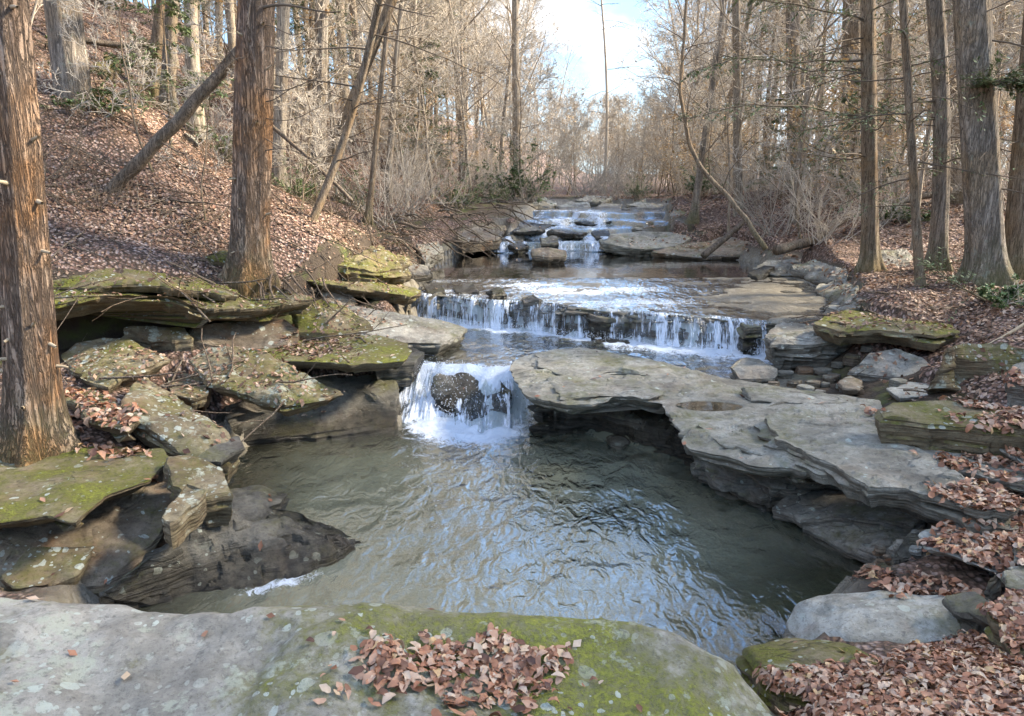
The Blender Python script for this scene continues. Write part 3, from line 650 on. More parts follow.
# --- stones in the water
slab('rock', [PY(531,250,16.1), PY(548,247,16.5), PY(566,250,16.2), PY(567,256,15.8), PY(548,258,15.6), PY(532,256,15.8)], .3, 'rock_brown', 'reddish brown boulder standing alone in the calm upper pool', 'rock', rnd=.06, dome=.06, rough=.03, res=.03, seed=40)
slab('rock', [PY(540,238,18.2), PY(558,237,18.4), PY(560,243,18), PY(541,244,17.9)], .32, 'rock_dark', 'black wet block splitting the upper cascade behind the reddish brown boulder', rnd=.04, rough=.03, res=.035, seed=41)
for i, (q, th, lab) in enumerate([
    ([(588,310,10.45), (604,307,10.7), (626,314,10.4), (628,320,10.1), (606,321,10.1), (590,316,10.2)], .34, 'tall black block splitting the long waterfall right of its middle'),
    ([(522,297,11.0), (533,294,11.2), (545,300,11.0), (540,304,10.75), (524,303,10.8)], .4, 'upright dark stone behind the water curtain left of its middle'),
    ([(488,290,11.4), (500,288,11.5), (506,293,11.2), (492,295,11.1)], .14, 'small dark cap stone on the lip of the long waterfall'),
    ([(588,334,10.2), (610,331,10.4), (636,338,10.1), (634,344,9.8), (600,343,9.8)], .12, 'low wet slab at the foot of the tall black block'),
    ([(650,298,11.4), (676,293,11.9), (675,299,11.6), (655,301,11.3)], .07, 'thin black flake sticking out of the rippled sheet'),
    ([(668,322,10.0), (686,319,10.2), (700,325,9.9), (684,329,9.7)], .3, 'dark knob behind the curtain near the right end of the long waterfall'),
    ([(740,322,9.35), (758,319,9.6), (762,328,9.2), (744,330,9.1)], .35, 'dark knob at the right end of the water curtain'),
    ]):
    slab('rock', [PY(*p) for p in q], th, 'rock_dark', lab, rnd=.03, rough=.03, under=.0, strata=.03, res=.03, seed=50+i)
slab('rock', O(.03, (606,436), (618,432), (632,434), (634,441), (622,447), (608,444)), .1, 'rock_grey', 'round grey stone lying in the pool below the main slab', rnd=.04, dome=.03, rough=.005, res=.012, seed=60, soft=2)
slab('rock', [P(432,380,.37), P(462,374,.385), P(500,378,.36), P(512,392,.26), P(510,405,.12), P(470,412,.07), P(438,406,.11)], .5, 'rock_dark', 'black hump of rock the left cascade pours over', rnd=.08, dome=.03, rough=.05, terr=.02, res=.025, seed=61)

top_ = [PY(q, 305, 10.5)[0] for q in range(425, 772, 12)]; f_, b_ = [], []
for x in top_:
    y = min(12.2, max(8.6, 11.55-(x+1.2)*.5+.5*(.12*math.sin(x*5.1)+.07*math.sin(x*11.7+1))))
    f_.append((x, y-.03, .815+.02*math.sin(x*3.3)+.008*(y-9))); b_.append((x, y+.5, .80+.008*(y-9)))
slab('rock_ledge', f_+b_[::-1], .45, 'rock_dark', 'black layered ledge that the long waterfall runs over', 'rock ledge', rnd=.02, rough=.015, under=-.05, strata=.07, jag=.09, res=.022, seed=62, dig=False)
# --- main slabs of the right side
def pot(V):
    c = np.array(P(709, 405, .585)); d = np.hypot((V[:, 0]-c[0])/.30, (V[:, 1]-c[1])/.17)
    k = sst(1.25, .85, d)*(V[:, 2] > .45); V[:, 2] = V[:, 2]*(1-k)+.55*k
    k = sst(1.9, 1.3, d)*(V[:, 2] > .45)*(1-k); V[:, 2] = V[:, 2]*(1-k)+.59*k
    return V
slab('rock_slab', O(.585, (508,366), (520,357), (548,350), (580,347), (610,352), (660,361), (720,377), (800,390), (880,400), (895,425), (870,448), (840,462), (806,473), (762,467), (722,456), (690,449), (681,440), (676,424), (660,404), (628,397), (590,404), (552,403), (528,396), (513,380)), .13, 'rock_slab',
     'large main slab with a small puddle projecting into the pool', rnd=.035, rough=.012, terr=.02, under=.16, strata=.045, jag=.045, res=.018, seed=70, hook=pot)
slab('bedrock_outcrop', [P(535,398,.4), P(600,396,.42), P(665,400,.42), P(700,425,.38), P(700,450,.2), P(668,446,.12), P(640,438,.1), P(605,428,.1), P(570,420,.1), P(545,413,.14)], .5, 'rock_dark', 'black wet shelf under the overhang of the main slab', 'bedrock', rnd=.02, rough=.02, terr=.045, under=.0, strata=.05, res=.02, seed=71)
slab('rock_slab', O(.72, (768,418), (782,410), (812,404), (850,402), (880,412), (900,438), (950,468), (1016,503), (1012,513), (990,514), (945,500), (905,488), (870,486), (838,468), (800,452), (776,438)), .17, 'rock_slab',
     'long layered slab with moss lying across the main slab', rnd=.03, rough=.012, terr=.018, under=.08, strata=.05, jag=.05, res=.018, seed=72)
slab('rock_slab', O(.56, (880,484), (910,482), (960,497), (1000,512), (990,524), (950,518), (915,508), (885,496)), .09, 'rock_grey', 'thin layered end piece under the long layered slab', rnd=.02, rough=.015, terr=.012, under=.05, strata=.04, res=.018, seed=73)
slab('rock_slab', [P(876,410,.95), P(890,402,.97), P(945,400,.97), P(1010,408,.97), P(1120,425,.98), P(1130,470,.95), P(1024,436,.9), P(975,428,.92), P(925,424,.92), P(882,419,.93)], .21, 'rock_moss', 'thick grey block slab with green mossy rim at the right edge', rnd=.03, rough=.02, under=.05, strata=.015, jag=.03, res=.022, seed=74)
slab('rock_slab', O(.72, (900,442), (940,448), (1000,460), (1080,478), (1080,498), (1012,482), (962,472), (925,460)), .06, 'rock_grey', 'thin pale slab beneath the thick grey block slab', rnd=.02, rough=.012, under=.06, strata=.02, res=.02, seed=75)
slab('rock', [P(990,425,.8), P(1024,430,.8), P(1080,450,.78), P(1070,480,.72), P(1024,466,.75), P(1000,450,.78)], .07, 'rock_grey', 'broken corner piece leaning at the right end of the thick block slab', rnd=.02, rough=.012, res=.02, seed=76)
slab('rock_slab', [P(772,508,.14), P(790,492,.2), P(845,490,.26), P(915,492,.3), P(935,510,.3), P(915,525,.26), P(880,520,.24), P(840,516,.2), P(800,520,.14)], .08, 'rock_grey', 'flat grey slab at the waterline under the shaded overhang', rnd=.03, rough=.015, terr=.012, under=.04, strata=.03, res=.018, seed=77)
slab('rock', [P(800,522,.1), P(850,515,.2), P(925,515,.25), P(930,550,.22), P(895,562,.12), P(860,552,.1), P(822,537,.06)], .25, 'rock_grey', 'mossy grey stone below the flat slab at the waterline', rnd=.03, rough=.02, terr=.02, under=.03, strata=.03, res=.018, seed=78)
slab('rock', O(.26, (793,488), (800,485), (812,487), (810,494), (797,495)), .03, 'rock_grey', 'small oval pebble on the flat grey slab under the overhang', rnd=.015, rough=.004, res=.01, seed=79)
slab('boulder', [P(896,548,.42), P(910,532,.46), P(935,530,.48), P(985,548,.5), P(1010,575,.45), P(985,588,.25), P(940,592,.12), P(900,580,.16)], .4, 'rock_dark', 'dark hollowed boulder under the pale curved ledge on the right', rnd=.06, rough=.03, terr=.02, res=.018, seed=80)
slab('rock_ledge', [P(918,535,.54), P(932,527,.56), P(955,520,.57), P(1030,528,.58), P(1090,560,.58), P(1060,580,.54), P(1005,573,.53), P(970,562,.53), P(945,553,.53), P(925,548,.52)], .06, 'rock_pale', 'pale curved ledge edge holding back brown leaves on the right', 'rock ledge', rnd=.03, rough=.012, under=.1, strata=.01, res=.016, seed=81)
slab('boulder', [P(785,622,.12), P(796,600,.2), P(822,590,.25), P(870,588,.3), P(930,590,.34), P(985,600,.36), P(1000,612,.36), P(960,632,.34), P(905,642,.3), P(840,645,.25), P(800,640,.15)], .35, 'rock_pale', 'smooth whitish boulder at the near right shore', rnd=.09, dome=.06, rough=.02, under=.02, jag=.02, res=.016, seed=82, soft=2)
slab('rock', [P(733,648,.28), P(790,634,.32), P(850,642,.34), P(884,662,.42), P(880,690,.5), P(820,705,.5), P(770,690,.42)], .3, 'rock_moss', 'low mossy stone between the foreground boulder and the whitish boulder', rnd=.06, dome=.03, rough=.02, res=.016, seed=83, soft=2)
slab('rock', O(.12, (864,568), (874,564), (888,569), (890,577), (878,583), (866,577)), .12, 'rock_pale', 'small light pebble behind the whitish boulder', rnd=.03, dome=.01, rough=.005, res=.01, seed=84)
slab('rock', [P(979,590,.5), P(985,574,.54), P(1003,570,.54), P(1010,588,.5), P(995,600,.46)], .12, 'rock_dark', 'small blue black stone at the leaf edge right of the whitish boulder', rnd=.02, rough=.02, res=.012, seed=85)
slab('rock', [P(945,600,.45), P(975,594,.48), P(1000,610,.5), P(990,622,.5), P(955,612,.42)], .1, 'rock_dark', 'flat dark stone beside the blue black stone', rnd=.02, rough=.02, res=.012, seed=86)
slab('rock', [P(990,610,.6), P(1010,594,.64), P(1060,598,.64), P(1060,650,.6), P(1015,650,.55)], .22, 'rock_moss', 'green mossy cube of rock cut by the right edge of the picture', rnd=.03, rough=.02, res=.014, seed=87)
slab('rock', O(.62, (1012,545), (1022,536), (1050,540), (1050,562), (1016,560)), .12, 'rock_grey', 'grey stone lying in the brown leaves at the right edge', rnd=.03, rough=.01, res=.014, seed=88)
slab('rock', O(.6, (1002,572), (1024,566), (1045,580), (1024,592), (1006,586)), .08, 'rock_grey', 'small light stone just below the grey stone in the leaves', rnd=.02, rough=.01, res=.012, seed=89)
# --- behind the main slab
slab('boulder', [P(727,366,.62), P(742,357,.68), P(760,358,.68), P(780,369,.62), P(775,378,.55), P(740,379,.55)], .25, 'rock_grey', 'peaked grey stone sitting behind the puddle of the main slab', rnd=.04, dome=.04, rough=.03, res=.022, seed=90)
slab('rock_slab', O(.85, (764,338), (772,326), (790,320), (850,317), (930,321), (945,327), (905,334), (870,338), (840,343), (800,345), (770,345)), .3, 'rock_grey', 'dark stepped slab forming the right end of the long waterfall', rnd=.03, rough=.02, terr=.02, under=.1, strata=.05, res=.025, seed=91)
slab('rock_ledge', O(1.05, (812,323), (830,314), (850,308), (900,318), (950,324), (960,332), (935,336), (880,330), (840,332)), .16, 'rock_moss', 'mossy layered ledge under the leaf covered right bank', 'rock ledge', rnd=.03, rough=.02, terr=.01, under=.1, strata=.05, res=.025, seed=92)
slab('rock_ledge', O(.6, (790,352), (840,346), (870,352), (865,362), (820,362)), .1, 'rock_grey', 'narrow wet shelf below the dark stepped slab', 'rock ledge', rnd=.02, rough=.02, under=.04, res=.025, seed=93)
slab('boulder', [P(848,372,.66), P(868,352,.85), P(895,347,.88), P(925,358,.82), P(935,372,.7), P(900,377,.66)], .28, 'rock_grey', 'pyramid shaped grey boulder in the middle of the right shore', rnd=.04, dome=.02, rough=.03, res=.022, seed=94)
slab('boulder', [P(940,375,.85), P(943,353,1.1), P(965,343,1.15), P(1000,344,1.15), P(1040,350,1.12), P(1050,378,.9), P(1000,384,.82), P(975,380,.82)], .3, 'rock_lichen', 'blue grey lichen boulder with a branch leaning on it', rnd=.05, rough=.03, res=.022, seed=95)
slab('boulder', [P(1003,384,1.), P(1010,366,1.1), P(1040,356,1.15), P(1080,370,1.1), P(1060,392,.98)], .3, 'rock_grey', 'grey boulder cut by the right edge behind the lichen boulder', rnd=.05, rough=.03, res=.022, seed=96)
slab('rock', O(.62, (838,381), (850,375), (862,380), (858,388), (842,388)), .12, 'rock_brown', 'small reddish stone beside the pyramid shaped boulder', rnd=.03, dome=.02, rough=.01, res=.014, seed=97)
slab('rock', O(.66, (885,388), (912,382), (945,386), (940,396), (900,398)), .1, 'rock_pale', 'flat pale lichen stone at the edge of the leaves above the thick block slab', rnd=.02, rough=.01, res=.016, seed=98)
rr = random.Random(5)
for i in range(26):
    px, py = rr.uniform(770, 900), rr.uniform(366, 396)
    if py > 372+.2*(px-770)+12: py -= 12
    s = rr.uniform(.04, .09); x, y, _ = P(px, py, .55); z = gz(x, y)
    n = 7; slab('pebble', [(x+s*math.cos(a)*rr.uniform(.7, 1.2)*1.3, y+s*math.sin(a)*rr.uniform(.7, 1.2), z+s*.8) for a in [k*2*math.pi/n for k in range(n)]], s*1.1, rr.choice(['rock_grey', 'rock_brown', 'rock_slab']),
        'loose pebble in the gravel patch behind the main slab', 'pebble', rnd=.02, rough=.006, under=.0, strata=.01, jag=.01, res=.012, seed=200+i, group='pebbles in the gravel patch behind the main slab')
# --- upper pool, right shore and upper cascade
UP = [([(752,268,14.2), (768,260,14.8), (800,259,14.8), (836,264,14.4), (828,274,13.6), (775,276,13.6)], .16, 'rock_grey', 'low layered grey shelf on the right shore of the calm upper pool'),
      ([(746,274,13.6), (765,265,14.2), (775,268,14.0), (760,280,13.3)], .14, 'rock_dark', 'dark fin of rock in front of the low layered grey shelf'),
      ([(856,288,11.8), (870,281,12.2), (900,280,12.2), (914,286,11.8), (890,292,11.5)], .07, 'rock_moss', 'thin mossy plate in the leaves right of the rippled sheet'),
      ([(602,243,17.6), (612,234,18.6), (640,231,19.1), (672,232,19.), (692,238,18.3), (676,247,17.5), (640,249,17.3)], .22, 'rock_slab', 'sunlit layered block right beside the upper cascade'),
      ([(650,252,17.0), (680,243,18.0), (730,240,18.3), (770,247,17.6), (765,256,16.6), (700,258,16.5)], .12, 'rock_brown', 'flat reddish shelf at the back right of the calm upper pool'),
      ([(660,236,19.0), (690,230,19.8), (750,230,20), (760,238,19.2), (700,242,18.6)], .2, 'rock_moss', 'mossy layer above the flat reddish shelf'),
      ([(630,229,19.8), (660,222,20.6), (700,219,21), (705,226,20), (660,231,19.6)], .16, 'rock_grey', 'long grey step along the right side of the upper cascade'),
      ([(615,218,21.6), (640,212,22.4), (690,211,22.6), (720,216,22), (680,221,21.4)], .14, 'rock_grey', 'higher grey step beside the top of the upper cascade'),
      ([(622,209,23.4), (650,204,24.4), (700,205,24.4), (720,210,23.6), (680,213,23)], .2, 'rock_grey', 'topmost grey bedrock shelf right of the stream'),
      ([(705,242,18.0), (722,236,18.8), (745,240,18.3), (728,248,17.6)], .14, 'rock_brown', 'small brown block on the flat reddish shelf'),
      ([(522,205,24.6), (545,199,26), (556,202,25.5), (552,209,24.2), (530,210,24)], .35, 'rock_pale', 'pale rounded boulder at the top left of the upper cascade'),
      ([(556,207,25), (570,202,26), (590,203,26), (592,209,25), (570,211,24.6)], .3, 'rock_pale', 'pale boulder in the middle of the stream head'),
      ([(592,209,24.6), (602,203,25.6), (622,204,25.6), (622,210,24.6)], .25, 'rock_grey', 'grey boulder right of the pale one at the stream head'),
      ([(512,231,19.3), (522,222,20.4), (552,224,20.4), (545,230,19.6)], .12, 'rock_dark', 'dark wet ledge at the left side of the upper cascade'),
      ([(575,222,21.), (600,219,21.5), (612,222,21), (590,225,20.6)], .08, 'rock_dark', 'wet stone showing through the middle of the upper cascade'),
      ([(590,233,19.4), (608,231,19.7), (612,236,19), (596,238,18.9)], .1, 'rock_dark', 'wet stone low in the upper cascade next to the sunlit block'),
      ([(868,270,12.2), (880,250,12.6), (905,248,12.8), (915,262,12.2), (905,274,11.8)], .25, 'rock_dark', 'dark hollow block between the right bank trunks')]
for i, (q, th, mt, lab) in enumerate(UP):
    slab('rock', [PY(*p) for p in q], th, mt, lab, rnd=.03, rough=.03, terr=.02, under=.08, strata=.04, jag=.05, res=.045, seed=120+i)
for i, (q, lab) in enumerate([
    ([(536,352), (580,349), (640,358), (690,370), (668,378), (620,372), (572,378), (540,366)], 'thin broken plate on the far edge of the main slab'),
    ([(545,378), (590,370), (640,380), (668,392), (650,399), (600,396), (560,398)], 'cracked plate near the overhanging lip of the main slab'),
    ([(700,424), (740,420), (790,440), (800,458), (768,457), (725,446)], 'low flake on the main slab in front of the puddle'),
    ([(740,388), (800,394), (850,402), (800,404), (752,400)], 'flake of stone on the main slab behind the puddle')]):
    slab('rock_plate', O(.615, *q), .035, 'rock_slab', lab, 'rock plate', rnd=.01, rough=.012, terr=.01, under=.01, strata=.02, jag=.05, res=.018, seed=180+i, dig=False)
slab('rock_ledge', O(.34, (684,446), (720,462), (764,475), (810,482), (850,482), (900,492), (930,500), (930,450), (860,425), (720,425)), .42, 'rock_grey', 'shaded lower shelf under the front of the main slab', 'rock ledge', rnd=.02, rough=.02, under=.12, strata=.07, jag=.07, res=.022, seed=186, dig=False)
for i, (q, th_, mt, lab) in enumerate([
    ([(790,268,13.9), (815,262,14.4), (845,268,14.0), (848,284,12.9), (815,282,13.1)], .16, 'rock_grey', 'upper layered slab at the right edge of the rippled sheet'),
    ([(812,290,11.9), (835,280,12.8), (862,286,12.2), (858,304,10.9), (828,302,11.1)], .14, 'rock_slab', 'middle layered slab at the right edge of the rippled sheet'),
    ([(818,308,10.4), (838,298,11.2), (858,304,10.8), (850,318,9.9)], .12, 'rock_grey', 'lower layered slab where the rippled sheet meets the mossy ledge'),
    ([(528,208,24.), (540,202,25), (552,206,24.6), (545,212,23.6)], .3, 'rock_grey', 'rounded boulder on the left shoulder of the stream head'),
    ([(626,205,25.), (645,199,26.4), (668,201,26), (660,208,24.8)], .35, 'rock_slab', 'broad pale block on the right shoulder of the stream head'),
    ([(575,200,27.), (592,195,28), (615,197,27.6), (604,203,26.8)], .35, 'rock_grey', 'flat grey rock far back in the stream bed'),
    ([(655,212,22.6), (672,204,24), (696,208,23.4), (684,216,22)], .25, 'rock_brown', 'tan block at the foot of the thin grey tree')]):
    pts = [PY(*p) for p in q] if i >= 3 else [PY(p[0], p[1], min(p[2], GD(p[0], p[1]))-.12) for p in q]
    slab('rock_slab' if i < 3 else 'boulder', pts, th_, mt, lab, 'rock', rnd=.03, rough=.03, terr=.02, under=.05, strata=.05, jag=.08, res=.04, seed=240+i, dig=False)
rr = random.Random(8)
for i in range(34):
    px, py = (rr.uniform(860, 960), rr.uniform(556, 590)) if i < 22 else (rr.uniform(770, 830), rr.uniform(590, 640))
    s = rr.uniform(.018, .05); x, y, _ = P(px, py, .1); z = gz(x, y)
    n = 7; slab('pebble', [(x+s*math.cos(a)*rr.uniform(.7, 1.2)*1.3, y+s*math.sin(a)*rr.uniform(.7, 1.2), z+s*.8) for a in [k*2*math.pi/n for k in range(n)]], s*1.1, rr.choice(['rock_grey', 'rock_brown', 'rock_pale']),
        'little stone at the near right waterline beside the whitish boulder', 'pebble', rnd=.015, rough=.004, under=.0, strata=.006, jag=.006, res=.01, seed=300+i, group='little stones at the near right waterline', soft=2)
for i, (q, th_, mt, lab) in enumerate([
    ([(545,232,19.5), (575,228,20.1), (600,230,20), (580,234,19.2)], .12, 'rock_dark', 'wet black ledge across the middle of the upper cascade'),
    ([(520,224,20.8), (560,219,21.8), (580,221,21.5), (545,226,20.6)], .1, 'rock_dark', 'thin dark ledge near the top left of the upper cascade'),
    ([(585,217,22.4), (625,214,23), (650,217,22.4), (610,220,21.8)], .1, 'rock_slab', 'grey shelf in the water at the top right of the upper cascade'),
    ([(598,240,18.6), (625,236,19.2), (632,242,18.4), (606,246,18.1)], .16, 'rock_slab', 'worn tan ledge where the right side of the upper cascade lands'),
    ([(506,246,18.1), (520,242,18.7), (532,246,18.2), (518,250,17.8)], .14, 'rock_dark', 'low dark stone where the left side of the upper cascade lands')]):
    slab('rock', [PY(*p) for p in q], th_, mt, lab, rnd=.02, rough=.03, terr=.015, under=.04, strata=.05, jag=.08, res=.04, seed=190+i, dig=False)
# puddle lying in the hollow of the main slab
c = np.array(P(709, 405, .585)); nth = 48; th = np.arange(nth)*2*math.pi/nth
rr_ = 1+.12*np.sin(th*3+1)+.06*np.sin(th*5)
V = np.r_[[[c[0], c[1], .574]], np.c_[c[0]+.31*rr_*np.cos(th), c[1]+.18*rr_*np.sin(th), np.full(nth, .574)]]
F = np.stack([np.zeros(nth, int), 1+np.arange(nth), 1+np.roll(np.arange(nth), -1)], 1)
tag(mesh_np('puddle', V, F, MAT['water'], attrs={'foam': V[:, 0]*0, 'ripple': V[:, 0]*0+.03}), kind='structure')

# ------------------------------------------------------------------ falling water curtains
def curtain(name, label, top, bot, dens, ny_=26, bulge=.12, seed=0, nx_=240):
    top = np.array(top, float); bot = np.array(bot, float)
    s = np.linspace(0, 1, nx_); ts = np.linspace(0, 1, len(top))
    T = np.stack([np.interp(s, ts, top[:, i]) for i in range(3)], 1); Bm = np.stack([np.interp(s, ts, bot[:, i]) for i in range(3)], 1)
    d = np.r_[0, np.cumsum(np.linalg.norm(np.diff(T, axis=0), axis=1))]
    v = np.linspace(0, 1, ny_)[:, None]
    hv = v**.55
    q = np.zeros((ny_, nx_, 3)); q[:, :, :2] = T[None, :, :2]*(1-hv[..., None])+Bm[None, :, :2]*hv[..., None]
    hz_ = v**(1.5 if bulge < .15 else 1.05)
    if bulge > .15: q[:, :, :2] = T[None, :, :2]*(1-v**.85)[..., None]+Bm[None, :, :2]*(v**.85)[..., None]
    q[:, :, 2] = T[None, :, 2]*(1-hz_)+Bm[None, :, 2]*hz_
    U = np.broadcast_to(d[None], (ny_, nx_)); nn = noise(np.c_[U.ravel()*9, v.repeat(nx_, 1).ravel()*1.2, np.full(U.size, seed)])+.6*noise(np.c_[U.ravel()*26, v.repeat(nx_, 1).ravel()*2, np.full(U.size, seed+4)])
    nn = nn.reshape(ny_, nx_)
    dr = Bm-T; dr[:, 2] = 0; dr /= np.linalg.norm(dr, axis=1)[:, None]+1e-6
    q += (dr[None]*(nn*.045)[..., None])*np.sqrt(v)[..., None]
    if bulge > .15: q[:, :, 2] += np.clip(nn, -.3, 1)*.07*np.sin(v*math.pi*.95)
    V = q.reshape(-1, 3); I = np.arange(len(V)).reshape(ny_, nx_)
    F = np.stack([I[:-1, :-1], I[1:, :-1], I[1:, 1:], I[:-1, 1:]], -1).reshape(-1, 4)
    dn = np.interp(s, np.linspace(0, 1, len(dens)), dens)[None]+.12*(v-.5)+.15*(v > .85)
    H = np.linalg.norm(T-Bm, axis=1).mean()
    o = mesh_np(name, V, F, MAT['falls'], attrs={'fu': U.ravel(), 'fv': (v*H).repeat(nx_, 1).ravel(), 'dens': dn.ravel()})
    return tag(o, label, 'waterfall')
def lip2(px_):
    x = PY(px_, 305, 10.5)[0]
    for _ in range(3):
        y = 11.55-(x+1.2)*.5+.5*(.12*math.sin(x*5.1)+.07*math.sin(x*11.7+1)); y = min(12.2, max(8.6, y)); x = PY(px_, 305, y)[0]
    return x, y
tp, bt = [], []
for px_ in np.linspace(418, 768, 60):
    x, y = lip2(px_); z = float(Wz([x], [y+.12])[0])
    q_ = noise(np.array([[x*3.1, 0, 0], [x*7, 5, 0]])); tp.append((x, y+.05, z+.015+.02*q_[0])); bt.append((x-.03, y-.16-.12*abs(q_[1])-.05*q_[0], .44))
curtain('waterfall', 'long low waterfall curtain crossing the whole stream', tp, bt, [.75,.6,.5,.5,.6,.6,.35,.55,.5,.5,.05,.3,.6,.65,.6,.35,.6,.7,.65,.4], seed=1, nx_=520)
tp, bt = [], []
for x in np.linspace(-1.42, .12, 24):
    tp.append((x, 8.78+.08*math.sin(x*9), .455)); bt.append((x*1.08+.04, 7.72+.14*math.sin(x*6)-.1*math.cos(x*3)+.07*math.sin(x*23), -.02))
curtain('waterfall', 'frothing white cascade plunging into the near pool on the left', tp, bt, [.2,.6,.9,.8,.45,.35,.25,.35,.55,.15], bulge=.2, seed=2, nx_=260, ny_=40)
tp, bt = [], []
for x in np.linspace(-.5, 2.6, 40):
    l3_ = 18.55+.25*math.sin(x*1.3)+.12*math.sin(x*5.1)+.07*math.sin(x*11.7+1)
    tp.append((x, l3_+.15, 1.11)); bt.append((x, l3_-.2, .9))
curtain('waterfall', 'wide step of the upper cascade above the calm pool', tp, bt, [.6,.7,.6,.25,.35,.6,.55,.6,.7,.5], seed=3, nx_=300)
# spray: drops and short strings thrown up where the water lands
def drops(n, fn, name):
    base = np.array([[1, 0, 0], [-1, 0, 0], [0, 1, 0], [0, -1, 0], [0, 0, 1], [0, 0, -1]], float)
    f = np.array([[0, 2, 4], [2, 1, 4], [1, 3, 4], [3, 0, 4], [2, 0, 5], [1, 2, 5], [3, 1, 5], [0, 3, 5]])
    C0, sz, st_ = fn(n)
    d = rs.normal(size=(n, 3)); d[:, 2] = np.abs(d[:, 2])+.4; d /= np.linalg.norm(d, axis=1)[:, None]
    b = base[None]*sz[:, None, None]; b = b+d[:, None, :]*(b@np.ones(3)*0)[..., None]
    k = (b*d[:, None, :]).sum(2, keepdims=True); b = b+k*d[:, None, :]*st_[:, None, None]
    V = (C0[:, None]+b).reshape(-1, 3); F = (f[None]+np.arange(n)[:, None, None]*6).reshape(-1, 3)
    return tag(mesh_np(name, V, F, MAT['spray'], smooth=True), kind='stuff')
def f1(n):
    u = rs.rand(n); x = np.where(rs.rand(n) < .7, rs.normal(-.95, .28, n), rs.normal(-.1, .3, n)); y = 7.75+rs.rand(n)*.75+rs.normal(size=n)*.04
    z = .0+.45*sst(7.7, 8.5, y)+np.abs(rs.normal(size=n))*.07*(1-.3*u)*np.exp(-((x+.95)/.5)**2)+rs.rand(n)*.04
    return np.c_[x, y, z], rs.uniform(.001, .0035, n), rs.uniform(.5, 6, n)
drops(1800, f1, 'water_spray')
def f2(n):
    x = rs.uniform(-1.5, 3.4, n); y = 11.55-(x+1.2)*.5+.06*np.sin(x*5.1)-.22-np.abs(rs.normal(size=n))*.09; y = np.clip(y, 8.4, 12)
    return np.c_[x, y, .46+np.abs(rs.normal(size=n))*.05], rs.uniform(.001, .0035, n), rs.uniform(.3, 3, n)
drops(2500, f2, 'water_spray')
# ------------------------------------------------------------------ trees
def nrm(v): return v/(np.linalg.norm(v, axis=-1, keepdims=True)+1e-9)
def grow(rg, st, d, L, r0, taper, k, wig, up):
    n = len(st); pts = np.zeros((n, k+1, 3)); rad = np.zeros((n, k+1)); p = st.copy(); d = nrm(d.copy()); pts[:, 0] = p; rad[:, 0] = r0
    for i in range(k):
        d = nrm(d+rg.normal(size=(n, 3))*wig+np.array([0, 0, up])); p = p+d*(L/k)[:, None]; pts[:, i+1] = p
        rad[:, i+1] = r0*(1-(i+1)/k*(1-taper))
    return pts, rad
def spawn(rg, pts, rad, per, tmin, ang, lr, L, rr_=.5, tmax=1., flat=0.):
    n, k, _ = pts.shape; k -= 1
    t = (tmin+(tmax-tmin)*(np.arange(per)[None]+rg.rand(n, per))/per).ravel(); b = np.repeat(np.arange(n), per)
    f = np.clip(t*k, 0, k-1e-4); i = f.astype(int); f = f-i
    st = pts[b, i]*(1-f)[:, None]+pts[b, i+1]*f[:, None]; dd = nrm(pts[b, i+1]-pts[b, i])
    q = rg.normal(size=(len(b), 3)); q[:, 2] *= (1-flat); q = q-(q*dd).sum(1, keepdims=True)*dd; q = nrm(q)
    a = R(ang)*rg.uniform(.7, 1.25, len(b)); d = dd*np.cos(a)[:, None]+q*np.sin(a)[:, None]
    rad_ = (rad[b, i]*(1-f)+rad[b, i+1]*f)
    L2 = np.repeat(L, per)*lr*(1.15-.75*t)*rg.uniform(.6, 1.2, len(b))
    return st, d, L2, rad_*rr_, t
def leaves_on(rg, pts, per, size, droop=0., asp=.28):
    """small flat blades set along shoots"""
    n, k, _ = pts.shape; t = rg.rand(n, per).ravel()*(k-1.001); b = np.repeat(np.arange(n), per); i = t.astype(int); f = t-i
    c = pts[b, i]*(1-f)[:, None]+pts[b, i+1]*f[:, None]; dd = nrm(pts[b, i+1]-pts[b, i])
    side = nrm(np.cross(dd, [0, 0, 1.])+rg.normal(size=(len(b), 3))*.25)*np.where(rg.rand(len(b)) < .5, 1, -1)[:, None]
    ax = nrm(side*.9+dd*.6+[0, 0, -droop]); w = nrm(np.cross(ax, [0, 0, 1.])+rg.normal(size=(len(b), 3))*.2)
    s = size*rg.uniform(.6, 1.3, len(b))[:, None]
    V = np.stack([c, c+ax*s*.5+w*s*asp, c+ax*s, c+ax*s*.5-w*s*asp], 1).reshape(-1, 3)
    return V, np.arange(len(V)).reshape(-1, 4)
PROTO = {}
